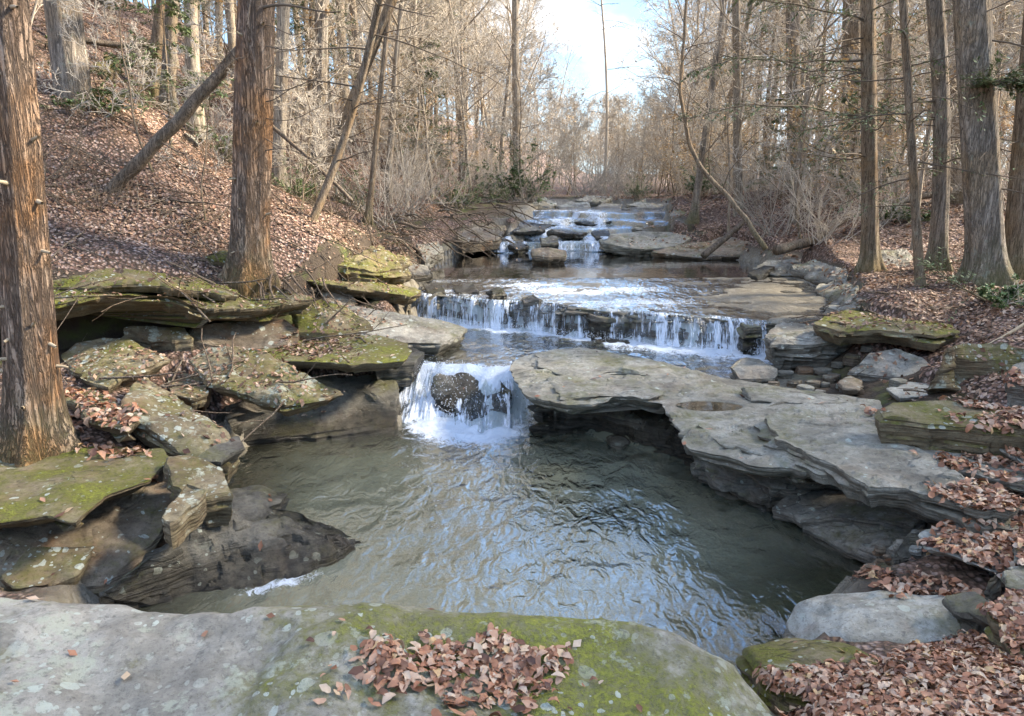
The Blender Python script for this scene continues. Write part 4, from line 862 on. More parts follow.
def bare_proto(key, seed, H=15, r=.14, lean=.05, first=.35, nb=16, wig=.05, twig='twig', bark='bark_far', dens=1., name='bare_tree', ang=55, blen=.3, up=.05, fork=False):
    rg = np.random.RandomState(seed)
    t = grow(rg, np.zeros((1, 3)), np.array([[lean, rg.uniform(-.04, .04), 1.]]), np.array([float(H)]), np.array([r]), .12, 14, wig*.5, .03)
    t[1][:, 0] *= 1.35
    items = [(t[0], t[1], 7)]
    st, d, L, rr0, tt = spawn(rg, *t, nb, first, ang, blen, np.array([float(H)]), .42)
    a = grow(rg, st, d, L, rr0, .25, 7, .14, up); items.append((a[0], a[1], 5))
    per = max(2, int(7*dens)); st, d, L2, rr0, _ = spawn(rg, *a, per, .2, 48, .5, L, .55)
    b = grow(rg, st, d, L2, np.maximum(rr0, .011), .35, 5, .17, .03)
    st, d, L3, rr0, _ = spawn(rg, *b, max(2, int(7*dens)), .15, 45, .55, L2, .6)
    c = grow(rg, st, d, L3, np.maximum(rr0, .0075), .5, 3, .16, .02)
    tw = [(b[0], b[1], 3), (c[0], c[1], 3)]
    st, d, L4, rr0, _ = spawn(rg, *c, 3, .2, 40, .6, L3, .8)
    e = grow(rg, st, d, L4, np.maximum(rr0, .006), .6, 2, .12, .0); tw.append((e[0], e[1], 3))
    V, F = tubes(items); V2, F2 = tubes(tw)
    return make(key, name, [('trunk', V, F, bark), ('crown', V2, F2, twig)])
def make(key, name, parts):
    root = empty(name, (0, -500, -50)); ch = []
    for nm, V, F, mt in parts:
        ch.append(mesh_np(nm, V, F, MAT[mt], root))
    PROTO[key] = [root, ch, False]
    return root
def hemlock_proto(key, seed, H=14, r=.13, name='hemlock_tree', nb=60, leafy=1., first=.12, blen=.2, bark='bark_thin'):
    rg = np.random.RandomState(seed)
    t = grow(rg, np.zeros((1, 3)), np.array([[rg.uniform(-.03, .03), 0, 1.]]), np.array([float(H)]), np.array([r]), .08, 12, .012, .02)
    t[1][:, 0] *= 1.3
    st, d, L, rr0, tt = spawn(rg, *t, nb, first, 82, blen, np.array([float(H)]), .2)
    a = grow(rg, st, d, L, np.clip(rr0, .008, .03), .25, 8, .06, -.015)
    st, d, L2, rr0, t2 = spawn(rg, *a, 12, .18, 48, .33, L, .5, flat=.8)
    b = grow(rg, st, d, L2, np.maximum(rr0, .004), .4, 4, .1, -.03)
    st, d, L3, rr0, _ = spawn(rg, *b, 4, .2, 45, .5, L2, .6, flat=.8)
    c = grow(rg, st, d, L3, np.maximum(rr0, .0025), .5, 2, .1, -.04)
    V, F = tubes([(t[0], t[1], 8), (a[0], a[1], 4)])
    V2, F2 = tubes([(b[0], b[1], 3), (c[0], c[1], 3)])
    nl = max(1, int(5*leafy)); V3, F3 = leaves_on(rg, c[0], nl, .075, .3, .2); V4, F4 = leaves_on(rg, b[0], nl*2, .075, .3, .2)
    keep = np.repeat(rg.rand(len(F3)) < .85, 4)
    return make(key, name, [('trunk', V, F, bark), ('branches', V2, F2, 'twig_dark'), ('foliage', np.r_[V3, V4], np.r_[F3, F4+len(V3)], 'needle')])
def shrub_proto(key, seed, H=1.6, n=22, leafy=0, name='bare_shrub', twig='twig_tan', spread=.5, leafmat='fern', lsize=.06):
    rg = np.random.RandomState(seed)
    st = rg.normal(size=(n, 3))*[.18, .18, 0]; d = np.c_[rg.normal(size=(n, 2))*spread, np.ones(n)]
    L = H*rg.uniform(.5, 1.15, n)
    a = grow(rg, st, d, L, np.full(n, .009), .4, 6, .1, .03)
    s2, d2, L2, r2, _ = spawn(rg, *a, 7, .2, 42, .42, L, .6); b = grow(rg, s2, d2, L2, np.maximum(r2, .004), .5, 4, .14, .02)
    s3, d3, L3, r3, _ = spawn(rg, *b, 4, .15, 42, .5, L2, .7); c = grow(rg, s3, d3, L3, np.maximum(r3, .0028), .5, 2, .12, .02)
    V, F = tubes([(a[0], a[1], 4)]); V2, F2 = tubes([(b[0], b[1], 3), (c[0], c[1], 3)])
    parts = [('stems', V, F, twig), ('twigs', V2, F2, twig)]
    if leafy:
        V3, F3 = leaves_on(rg, c[0], leafy, lsize, .1, .3); parts.append(('leaves', V3, F3, leafmat))
    return make(key, name, parts)
def place(key, x, y, s=1., rz=None, tilt=0., label=None, cat='tree', group=None, z=None, sz=None):
    root, ch, used_ = PROTO[key]
    if not used_: r = root; PROTO[key][2] = True
    else:
        r = root.copy(); COL.objects.link(r)
        for c in ch:
            q = c.copy(); COL.objects.link(q); q.parent = r
    if z is None: z = gz(x, y)
    r.location = (x, y, z-.06); r.scale = (s, s, sz or s)
    r.rotation_euler = (tilt*random.uniform(-1, 1), tilt*random.uniform(-1, 1), random.uniform(0, 6.28) if rz is None else rz)
    return tag(r, label, cat, group)

# --- individually placed big trunks
def trunk_tree(name, label, base, top, w0, w1, bark, seed=0, flare=.5, fluting=.05, stubs=0, limbs=0, H=15, crown=True, mid=None, hem=False, roots=5):
    """base/top: world points that the trunk's foot and the picture's edge show; it goes on up to height H above its foot"""
    rg = np.random.RandomState(seed+100)
    b = np.array(base, float); t_ = np.array(top, float); d = (t_-b); h0 = np.linalg.norm(d)
    n = 70; hh = np.r_[np.linspace(-.25, h0, n), np.linspace(h0+.3, max(H, h0+.6), 26)]
    ctr = b[None]+np.outer(hh/h0, d)
    if mid is not None:
        m_ = np.array(mid, float); f = np.linalg.norm(m_-b)/h0; dev = m_-(b+d*f)
        ctr += np.outer(np.clip(np.sin(np.clip(hh/h0, 0, 1.6)*math.pi*(.5/f)), -1, 1)*(hh > 0)*np.where(hh > h0*1.2, 0, 1), dev)*np.where(hh[:, None] > h0, np.exp(-(hh[:, None]-h0)), 1)
    top_h = hh[-1]
    rad = np.interp(hh, [0, h0, top_h], [w0/2, w1/2, w1*.12])*(1+flare*np.exp(-np.clip(hh, 0, 9)/.22))
    ns = 48; th = np.arange(ns)*2*np.pi/ns
    ang, hg = np.meshgrid(th, hh)
    cs, sn = np.cos(ang), np.sin(ang)
    Pn = np.stack([cs*2.2, sn*2.2, hg*.35+seed], -1).reshape(-1, 3); rid = np.stack([cs*6.5, sn*6.5, hg*.55+seed*3], -1).reshape(-1, 3)
    f = 1+(fluting*2*noise(Pn)+fluting*1.1*np.abs(noise(rid))*-1).reshape(ang.shape)
    f += (flare*.7*np.exp(-np.clip(hg, 0, 9)/.2))*np.clip(np.cos(ang*roots+seed), 0, 1)
    rr_ = rad[:, None]*f
    V = ctr[:, None, :]+np.stack([rr_*cs, rr_*sn, rr_*0], -1)
    V = V.reshape(-1, 3)-b; I = np.arange(len(V)).reshape(len(hh), ns)
    A = I[:-1]; D = I[1:]
    F = np.stack([A, np.roll(A, -1, 1), np.roll(D, -1, 1), D], -1).reshape(-1, 4)
    root = empty(name, tuple(b)); tag(root, label, 'tree')
    mesh_np('trunk', V, F, MAT[bark], root)
    # snapped branch stubs
    if stubs:
        hs = rg.uniform(.3, h0, stubs); az = rg.uniform(-2.6, .3, stubs); rd = np.interp(hs, hh, rad)
        c0 = np.stack([np.interp(hs, hh, ctr[:, i]) for i in range(3)], 1)-b
        dr = np.stack([np.cos(az), np.sin(az), rg.uniform(-.1, .35, stubs)], 1)
        for i in range(stubs):
            L = rg.uniform(.03, .1); ps, rs_ = grow(rg, (c0[i]+dr[i]*rd[i]*.8)[None], dr[i][None], np.array([L+rd[i]*.2]), np.array([rg.uniform(.012, .022)]), .6, 3, .1, 0)
            V, F = tubes([(ps, rs_, 6)]); mesh_np('branch_stub', V, F, MAT['stub'], root)
    bvec = None
    if limbs:
        hs = rg.uniform(.35*h0 if not hem else 1.2, h0*1.05, limbs); az = rg.uniform(0, 6.28, limbs); rd = np.interp(hs, hh, rad)
        c0 = np.stack([np.interp(hs, hh, ctr[:, i]) for i in range(3)], 1)-b
        dr = np.stack([np.cos(az), np.sin(az), rg.uniform(-.15, .25, limbs)], 1)
        a = grow(rg, c0+dr*rd[:, None]*.7, dr, rg.uniform(.5, 2.0, limbs), rg.uniform(.006, .014, limbs), .3, 7, .09, -.01)
        s2, d2, L2, r2, _ = spawn(rg, *a, 7, .25, 45, .35, np.full(limbs, 1.2), .55, flat=.5); c = grow(rg, s2, d2, L2, np.maximum(r2, .0025), .5, 4, .13, -.01)
        V, F = tubes([(a[0], a[1], 5), (c[0], c[1], 3)]); mesh_np('dead_branches', V, F, MAT['twig_dark'], root)
        if hem:
            V, F = leaves_on(rg, c[0], 9, .05, .2, .2); mesh_np('foliage', V, F, MAT['needle'], root)
    if crown:
        k = np.argmin(np.abs(hh-max(h0+.3, H*.5))); seg = ctr[k:][None]-b; sr = rad[k:][None]
        st, dd, L, r0, _ = spawn(rg, seg, sr, 22, 0, 60, .28, np.array([float(H)]), .4); a = grow(rg, st, dd, L*.8, r0, .25, 6, .12, .04)
        s2, d2, L2, r2, _ = spawn(rg, *a, 7, .2, 48, .42, L, .5); c = grow(rg, s2, d2, L2, np.maximum(r2, .004), .4, 4, .16, .02)
        s3, d3, L3, r3, _ = spawn(rg, *c, 5, .2, 45, .5, L2, .6); e = grow(rg, s3, d3, L3, np.maximum(r3, .003), .5, 2, .1, .0)
        V, F = tubes([(a[0], a[1], 5), (c[0], c[1], 3), (e[0], e[1], 3)]); mesh_np('crown', V, F, MAT['twig'], root)
        if hem:
            V, F = leaves_on(rg, e[0], 5, .08, .2, .2); mesh_np('foliage', V, F, MAT['needle'], root)
    return root
def TT(bx, by, Yb, tx, ty, *a, dY=0., **k):
    """trunk whose foot stands at pixel bx,by at depth Yb and passes pixel tx,ty"""
    return PY(bx, by, Yb), PY(tx, ty, Yb+dY)
def W_(px, Y): return px/FPX*Y/1.0
SPEC = [ # base px, py, depth, top px, py, width px base, top, bark, label, extras
 (36,440,5.3, 8,0, 52,34,'bark_big','big furrowed trunk at the left edge standing on the flat mossy slab', dict(stubs=16, flare=.5, fluting=.075, H=14)),
 (249,278,9.1, 256,0, 36,33,'bark_big','big two-toned trunk with snapped side branches above the left rocks', dict(stubs=10, flare=.5, fluting=.1, limbs=0, H=15)),
 (78,138,11.5, 62,0, 34,30,'bark_grey','thick grey trunk with a mossy foot on the left slope', dict(H=15, flare=.4)),
 (872,252,11.6, 868,0, 16,13,'bark_thin','dark straight trunk leading the trio on the right bank', dict(limbs=26, H=13, hem=True)),
 (921,300,9.8, 903,0, 9,7,'bark_thin','very thin dark stem between the straight trunk and the greenish one', dict(limbs=16, H=9, hem=True)),
 (938,262,11.0, 931,0, 15,15,'bark_grey','greenish slightly bent trunk left of the thick furrowed trunk on the right', dict(limbs=14, H=13, mid=PY(941,110,11.0), hem=True)),
 (988,282,9.6, 972,0, 34,31,'bark_grey','thick furrowed grey trunk on the right bank', dict(limbs=8, flare=.5, H=16, fluting=.09)),
 (1012,275,9.9, 1035,0, 20,16,'bark_thin','brown trunk leaning right against the thick furrowed trunk', dict(limbs=6, H=14)),
 (312,190,15.5, 392,0, 11,10,'bark_thin','slender dark trunk slanting right on the left slope', dict(limbs=18, H=12)),
 (300,250,11.2, 376,0, 9,7,'bark_thin','crooked slanting stem rising from the roots behind the two-toned trunk', dict(limbs=16, H=11, mid=PY(350,120,11.6))),
 (165,95,17, 172,0, 14,12,'bark_grey','grey trunk high on the left slope', dict(H=14)),
 (150,72,18, 162,0, 13,10,'bark_thin','slanting dark trunk beside the grey one high on the left slope', dict(H=13)),
 (196,90,19, 194,0, 11,10,'bark_far','straight pale trunk high on the left slope', dict(H=13)),
 (276,160,15, 284,0, 13,11,'bark_far','pale trunk just right of the two-toned trunk', dict(H=13)),
 (317,155,18, 322,0, 14,12,'bark_grey','broad greyish trunk on the left slope behind the slender slanting one', dict(H=15, limbs=8)),
 (368,215,15.5, 384,60, 6,5,'bark_thin','thin brown sapling on the left shore above the roots', dict(H=8, limbs=10)),
 (517,190,30, 515,0, 8,6,'bark_far','tall grey tree standing left of the gap of sky', dict(H=20, limbs=14)),
 (604,200,33, 601,0, 3.6,1.8,'twig_tan','slim pale tree in front of the gap of sky', dict(H=13, limbs=30, crown=False, mid=PY(607,100,33))),
 (693,222,19.5, 716,60, 8,6,'bark_grey','thin grey tree on the right shore of the upper cascade', dict(H=10, limbs=12)),
 (738,215,20, 736,0, 9,7,'bark_far','pale straight tree on the right shore of the upper pool', dict(H=15, limbs=8)),
 (795,205,22, 792,0, 14,12,'bark_grey','broad shadowed trunk in the woods right of the pool', dict(H=17, limbs=8)),
 (851,175,24, 852,0, 17,15,'bark_grey','thick distant trunk just left of the dark straight trunk', dict(H=17)),
 (962,190,17, 954,0, 15,12,'bark_far','sunlit trunk behind the thick furrowed trunk', dict(H=17, limbs=4)),
 (887,190,22, 889,0, 8,7,'bark_far','narrow pale trunk behind the dark straight trunk', dict(H=14, limbs=6)),
]
for i, (bx, by, Yb, tx, ty, wb, wt, bk, lab, ex) in enumerate(SPEC):
    b = PY(bx, by, Yb); g_ = gz(b[0], b[1])
    if abs(g_-b[2]) > .02: b = (b[0], b[1], min(b[2], g_+.05) if b[2] > g_ else b[2])
    nm = 'hemlock_tree' if bk in ('bark_big',) or ex.get('hem') else 'bare_tree'
    trunk_tree(nm, lab, b, PY(tx, ty, Yb), W_(wb, Yb), W_(wt, Yb), bk, seed=i, **ex)

# dead side branches of the two-toned trunk, and one bent tree over the pool
def limb(name, label, pts, r0, r1, mat, cat, twigs=0, seed=0, sd_=8, tl=.5, tmat='twig_dark', up=0., wob=.02):
    rg = np.random.RandomState(seed); q = np.array(pts, float); d = np.r_[0, np.cumsum(np.linalg.norm(np.diff(q, axis=0), axis=1))]
    n = max(8, int(d[-1]/.07)); s = np.linspace(0, d[-1], n)
    q = np.stack([np.interp(s, d, q[:, i]) for i in range(3)], 1)
    for _ in range(max(1, n//20)): q[1:-1] = (q[:-2]+q[1:-1]*2+q[2:])/4
    q = q+wob*np.stack([noise(np.c_[s*1.9, s*0+seed, s*0+k*7.7]) for k in range(3)], 1)
    b0 = q[0].copy(); q = q-b0
    root = empty(name, tuple(b0)); tag(root, label, cat)
    rad = np.linspace(r0, r1, n)*(1+.12*noise(np.c_[s*4, s*0, s*0+seed]))
    V, F = tubes([(q[None], rad[None], sd_)]); caps = [np.arange(sd_)[None, ::-1], (np.arange(sd_)+len(V)-sd_)[None]]
    mesh_np('stem', V, [F]+caps, MAT[mat], root)
    if twigs:
        st, dd, L, r_, _ = spawn(rg, q[None], rad[None], twigs, .15, 55, tl, np.array([1.]), .4); a = grow(rg, st, dd, L*2, np.clip(r_, .003, .012), .3, 6, .12, up)
        s2, d2, L2, r2, _ = spawn(rg, *a, 6, .2, 45, .45, L*2, .6); c = grow(rg, s2, d2, L2, np.maximum(r2, .002), .5, 3, .12, up)
        V, F = tubes([(a[0], a[1], 4), (c[0], c[1], 3)]); mesh_np('twigs', V, F, MAT[tmat], root)
    return root
tw = [t for t in bpy.data.objects if t.get('label', '').startswith('big two-toned')][0]; tb = np.array(tw.location)
for j, (x0, y0, x1, y1, r) in enumerate([(252,11,340,7,.02), (262,30,305,30,.008), (262,50,315,40,.008), (260,88,325,82,.009), (262,98,310,88,.007), (258,55,220,70,.008), (262,150,330,160,.007), (252,2,246,22,.012), (262,142,296,143,.006), (264,120,330,108,.006), (240,60,205,18,.007)]):
    rg = np.random.RandomState(j); a = np.array(PY(x0, y0, 9.0)); b = np.array(PY(x1, y1, 8.7))
    s = np.linspace(0, 1, 12)[:, None]; q = a*(1-s)+b*s; q[:, 2] += .05*np.sin(s[:, 0]*5+j); q = q-tb
    rad = np.linspace(r, r*.3, 12); V, F = tubes([(q[None], rad[None], 6)])
    o = mesh_np('dead_branch', V, F, MAT['twig_dark'], tw)
limb('leaning_tree', 'bent dark tree arching from the right bank towards the upper cascade', [PY(766,250,13.8), PY(748,222,14), PY(722,190,14.3), PY(700,168,14.5), PY(688,140,14.6), PY(680,90,14.8), PY(684,40,15), PY(690,-60,15.2)], .05, .022, 'bark_thin', 'tree', twigs=26, seed=5, tl=.75, wob=.03)
_L = GD(108, 196)+.05
limb('fallen_log', 'thick dead log leaning up the left slope behind the two-toned trunk', [PY(104,200,_L), PY(150,150,_L+.05), PY(190,108,_L+.15), PY(238,52,_L+.3), PY(262,25,_L+.4)], .085, .07, 'log', 'log', twigs=4, seed=6, sd_=14, tl=.3)
limb('fallen_log', 'thin pole of dead wood slanting down right behind the two-toned trunk', [PY(262,118,12.5), PY(300,150,12.3), PY(352,200,12.)], .035, .03, 'log', 'log', seed=7)
limb('fallen_log', 'dead log lying across the far left slope near the top', [PY(78,40,16), PY(110,44,16.3), PY(160,48,16.5)], .07, .05, 'log', 'log', seed=8)
limb('fallen_log', 'long bleached log lying along the right bank behind the pool', [PY(776,250,14.0), PY(815,240,14.4), PY(850,212,15), PY(905,200,15.6), PY(950,190,16)], .10, .07, 'log', 'log', twigs=3, seed=9, sd_=12, tl=.3)
limb('fallen_log', 'mossy yellow green log angled on the shore right of the upper pool', [PY(704,256,16), PY(728,236,16.6), PY(748,218,17.2)], .08, .05, 'log', 'log', seed=10, sd_=10)
limb('fallen_branch', 'pale grey branch leaning on the lichen boulder at the right edge', [PY(966,357,7.0), PY(1000,338,7.1), PY(1060,305,7.3)], .014, .018, 'stub', 'branch', seed=11)
limb('fallen_branch', 'thin grey branch lying on the leaves of the left ledge', [PY(215,285,8.2), PY(180,268,8.2), PY(165,262,8.2)], .02, .006, 'log', 'branch', twigs=5, seed=12, tl=.25)
limb('fallen_branch', 'grey stick slanting over the face of the left overhanging ledge', [PY(210,322,7.5), PY(190,300,7.55), PY(176,288,7.6)], .012, .008, 'log', 'branch', twigs=3, seed=13, tl=.15)
limb('fallen_branch', 'thin stick lying at the foot of the mossy right ledge', [PY(955,325,8.4), PY(930,337,8.2), PY(918,341,8.1)], .012, .006, 'stub', 'branch', seed=14)
limb('fallen_log', 'dark rotten log lying on the left slope behind the grey trunk foot', [PY(130,262,9.4), PY(155,258,9.6), PY(200,272,9.5)], .05, .03, 'log', 'log', seed=15, sd_=10)
# roots and flood debris hanging on the left shore of the upper pool
rg = random.Random(9)
for i in range(46):
    x0 = rg.uniform(385, 505); y0 = 232-.1*(x0-385)+rg.uniform(-22, 18); Yd = 13.5+(x0-385)*.045+rg.uniform(-.3, .3)
    a = np.array(PY(x0, y0, Yd)); ln = rg.uniform(.4, 1.5); an = rg.uniform(-.9, .9)
    b = a+np.array([ln*.8*math.cos(an), ln*.3*rg.uniform(-1, 1), -ln*rg.uniform(.05, .45)]); mdl = (a+b)/2+np.array([0, 0, rg.uniform(-.1, .2)])
    limb('tree_root', 'tangled bare root or drift stick on the undercut left shore', [a, mdl, b], rg.uniform(.014, .035), .008, 'log', 'root', twigs=3, seed=40+i, sd_=6, tl=.2, wob=.08)
    bpy.context.scene.collection.objects[-1]
for o in bpy.data.objects:
    if o.name.startswith('tree_root'): o['group'] = 'roots and drift sticks on the left shore'
for i in range(12):
    x0 = rg.uniform(255, 335); a = np.array(PY(x0, rg.uniform(270, 290), 8.9+(x0-255)*.01)); b = np.array(PY(x0+rg.uniform(5, 30), rg.uniform(300, 318), 8.35+(x0-255)*.01))
    limb('root', 'thin brown root hanging over the ledge below the two-toned trunk', [a, (a+b)/2+np.array([0, -.08, .04]), b], rg.uniform(.01, .025), .006, 'log', 'root', twigs=2, seed=100+i, sd_=6, tl=.12, wob=.05)
for o in bpy.data.objects:
    if o.name.split('.')[0] == 'root': o['group'] = 'roots hanging from the ledge'

# --- woods
bare_proto('b0', 1, 16, .12, .04, nb=24, blen=.34, first=.25); bare_proto('b1', 2, 18, .15, -.05, first=.3, nb=24, blen=.32); bare_proto('b2', 3, 13, .085, .1, first=.25, nb=18, wig=.1)
bare_proto('b3', 4, 15, .1, -.02, first=.2, nb=26, blen=.34, twig='twig_tan'); bare_proto('b4', 5, 10, .06, .12, first=.2, nb=18, wig=.16, blen=.34, twig='twig_tan'); bare_proto('b5', 6, 17, .13, .03, first=.3, nb=24, blen=.34)
bare_proto('s0', 11, 6.5, .035, .12, first=.15, nb=16, wig=.2, blen=.32, twig='twig_tan', name='sapling', bark='twig_tan')
bare_proto('s1', 12, 5, .028, -.1, first=.12, nb=14, wig=.25, blen=.4, twig='twig', name='sapling', bark='bark_thin')
bare_proto('s2', 13, 8, .045, .05, first=.2, nb=18, wig=.15, blen=.3, twig='twig_tan', name='sapling', bark='bark_far')
hemlock_proto('h0', 21, 15, .14); hemlock_proto('h1', 22, 11, .09, nb=52, blen=.24, leafy=1.4); hemlock_proto('h2', 23, 16, .13, nb=44, leafy=.7, first=.25)
hemlock_proto('h3', 24, 4.5, .035, nb=34, blen=.34, leafy=1.2, name='young_hemlock')
shrub_proto('u0', 31, twig='twig'); shrub_proto('u1', 32, 2.2, 18, spread=.7, twig='twig'); shrub_proto('u2', 33, 1.2, 20, spread=.9, twig='twig_dark')
shrub_proto('m0', 36, 3.2, 9, leafy=5, name='beech_sapling', spread=.35, leafmat='beech', lsize=.08)
shrub_proto('g0', 34, 1.3, 20, leafy=12, name='leafy_shrub', spread=.8, lsize=.055); shrub_proto('f0', 35, .5, 14, leafy=7, name='fern_clump', spread=1.0, lsize=.05)
LB = {'b0': 'tall bare tree of the winter woods behind the stream', 'b1': 'tall bare tree of the winter woods behind the stream', 'b5': 'tall bare tree of the winter woods behind the stream',
      'b3': 'tall bare tree of the winter woods behind the stream', 'b2': 'crooked bare tree of the winter woods', 'b4': 'crooked bare tree of the winter woods',
      's': 'thin bare tan sapling in the undergrowth beside the stream', 'h': 'hemlock with sparse grey green foliage in the woods', 'h3': 'young green hemlock in the undergrowth',
      'u': 'leafless shrub of tan twigs on the bank', 'g': 'evergreen shrub with bright green leaves on the bank', 'm': 'young beech still holding its pale tan leaves', 'f': 'small green fern clump among the fallen leaves'}
GR = {'b': 'bare trees of the woods', 's': 'bare saplings in the undergrowth', 'h': 'hemlocks in the woods', 'u': 'leafless shrubs on the banks', 'g': 'evergreen shrubs on the banks', 'f': 'fern clumps among the leaves', 'm': 'young beeches with tan leaves'}
CT_ = {'b': 'tree', 's': 'sapling', 'h': 'tree', 'u': 'shrub', 'g': 'shrub', 'f': 'fern', 'm': 'sapling'}
taken = [(PY(s[0], s[1], s[2])[0], s[2]) for s in SPEC]
def px_of(x, y): return 512+FPX*x/max(y, 1)
def ok(x, y, dmin):
    return all((x-a)**2+(y-b)**2 > dmin*dmin for a, b in taken)
def put(key, x, y, s, **k):
    lab = LB.get(key) or LB[key[0]]
    grp = GR[key[0]]+(' (young)' if key == 'h3' else '')+(' crooked' if key in ('b2', 'b4') else '')
    place(key, x, y, s, label=lab, cat=CT_[key[0]], group=grp, tilt=.07 if key[0] in 'bs' else .03, **k)
rg = random.Random(21)
def scatter(n, ylo, yhi, xf, keys, dmin, smin, smax, gap=True, pw=1.):
    c = 0; tries = 0
    while c < n and tries < n*60:
        tries += 1
        y = ylo+(yhi-ylo)*rg.random()**pw; x = xf(y)
        dc = sd(CH, np.array([x]), np.array([y]))[0]
        if dc > -.35 or not ok(x, y, dmin): continue
        cx = px_of(x, y); key = rg.choice(keys); s = rg.uniform(smin, smax)
        if gap:
            rad_ = (3.2*s if key[0] in 'bh' and key != 'h3' else 1.2*s)*FPX/y
            if abs(cx-604) < 38+rad_:
                hmax = 2.6+y*(.105)-gz(x, y)
                h = {'b0': 16, 'b1': 18, 'b2': 13, 'b3': 15, 'b4': 10, 'b5': 17, 's0': 6.5, 's1': 5, 's2': 8, 'h0': 15, 'h1': 11, 'h2': 16, 'h3': 4.5}.get(key, 2)*s
                if h > hmax:
                    if abs(cx-604) < 45+rad_*.5 and hmax/h*s > .35: s *= hmax/h
                    elif abs(cx-604) < 38+rad_*.6: continue
        taken.append((x, y)); put(key, x, y, s); c += 1
def edge(y, side):
    return np.interp(y, [0, 8, 12, 18, 24, 42, 70, 130], [-3.2, -3.0, -2.4, -2.8, -1.4, -.2, 1, 5] if side < 0 else [3, 5.2, 5.4, 4.5, 4.2, 5.5, 9, 15])
HW = .76
# left slope
scatter(26, 13, 30, lambda y: edge(y, -1)-.6-rg.random()**1.2*(HW*y-1), ['b0', 'b1', 'b3', 'b5', 'h2', 'b2'], 1.3, .75, 1.1)
scatter(34, 28, 60, lambda y: edge(y, -1)-.5-rg.random()*(HW*y-1), ['b0', 'b1', 'b3', 'b5', 'h0', 'h2'], 1.6, .75, 1.1)
scatter(28, 13, 40, lambda y: edge(y, -1)-.2-rg.random()**2*(HW*y-1), ['s0', 's1', 's2', 's0', 'b4'], .7, .7, 1.2)
# right side
scatter(22, 15, 32, lambda y: edge(y, 1)+.6+rg.random()*(HW*y-3), ['b0', 'b2', 'b3', 's2', 'b4', 'h1'], 1.3, .75, 1.05)
scatter(36, 30, 70, lambda y: edge(y, 1)+.5+rg.random()*(HW*y-4), ['b0', 'b2', 'b3', 's2', 'b3'], 1.6, .8, 1.15)
scatter(34, 13, 45, lambda y: edge(y, 1)+.3+rg.random()**1.3*(HW*y-5), ['s0', 's1', 's2', 's2', 'b4'], .7, .7, 1.2)
# valley head and both far slopes
scatter(46, 45, 125, lambda y: rg.uniform(-HW*y, HW*y), ['b0', 'b1', 'b3', 'b5'], 2.2, .85, 1.2)
scatter(26, 26, 75, lambda y: y*.125+rg.uniform(-.16, .16)*y, ['s0', 's1', 's2', 'b4', 's2'], .8, .8, 1.3)
scatter(60, 45, 115, lambda y: y*rg.uniform(-.06, .26), ['s0', 's2', 'b4', 'b2', 's1'], .9, 1., 1.7)
scatter(26, 24, 60, lambda y: edge(y, -1)-.3-rg.random()**1.5*(HW*y-1)*.6, ['b3', 'b5', 'b2', 's2'], 1.2, .8, 1.1)
scatter(30, 24, 60, lambda y: edge(y, 1)+.3+rg.random()**1.5*(HW*y-4)*.7, ['b3', 'b1', 'b2', 's2'], 1.2, .8, 1.1)
scatter(34, 32, 80, lambda y: -y*rg.uniform(.0, .28)+y*.03, ['b0', 'b3', 'b5', 'b2', 'h2', 's2'], 1.2, .8, 1.15)
scatter(56, 16, 50, lambda y: edge(y, 1)+.6+rg.random()*(HW*y-4), ['m0'], .8, .8, 1.5)
scatter(12, 18, 45, lambda y: edge(y, -1)-.6-rg.random()*8, ['m0'], .8, .8, 1.3)
scatter(16, 16, 45, lambda y: rg.choice([edge(y, -1)-1-rg.random()*(.5*y), edge(y, 1)+1+rg.random()*(.5*y)]), ['h1', 'h3', 'h0'], 1., .7, 1.)
# crowns beyond the picture's sides that the water mirrors; hemlocks added to filter sun
for x, y, k in [(-9, 6, 'b1'), (-8, 2, 'b5'), (9, 5, 'b1'), (8.5, 1, 'b5'), (11, 9, 'h2'), (13, 4, 'b0'), (-11, 10, 'b0'), (12.5, 13, 'b1'), (7.5, -4, 'b3'), (-6, -5, 'b0'), (11, -1, 'h0'), (14, -4, 'h2'), (12, 6.5, 'h0'), (16, 2, 'h2'), (15.5, 8, 'h0'), (18, -2, 'h0'), (19, 5, 'h2'), (20, 11, 'h0'), (9.5, -6, 'h0'), (14, -9, 'h2'), (22, 0, 'h0'), (16, 12, 'h2'), (10.5, 3, 'h1')]:
    taken.append((x, y)); put(k, x, y, 1.)
for i in range(8):
    for j in range(7):
        x = 8.0+i*2.5+rg.uniform(-.9, .9); y = -9+j*2.9+rg.uniform(-.9, .9)
        if (i+j) % 3 == 0: continue
        if x < 9.5 and y > 4 or y > 9.5 or (y > 6 and x < .72*y+4.5): continue
        if not ok(x, y, 1.5): continue
        taken.append((x, y)); put('h0' if (i+j) % 2 else 'h2', x, y, rg.uniform(.85, 1.1))
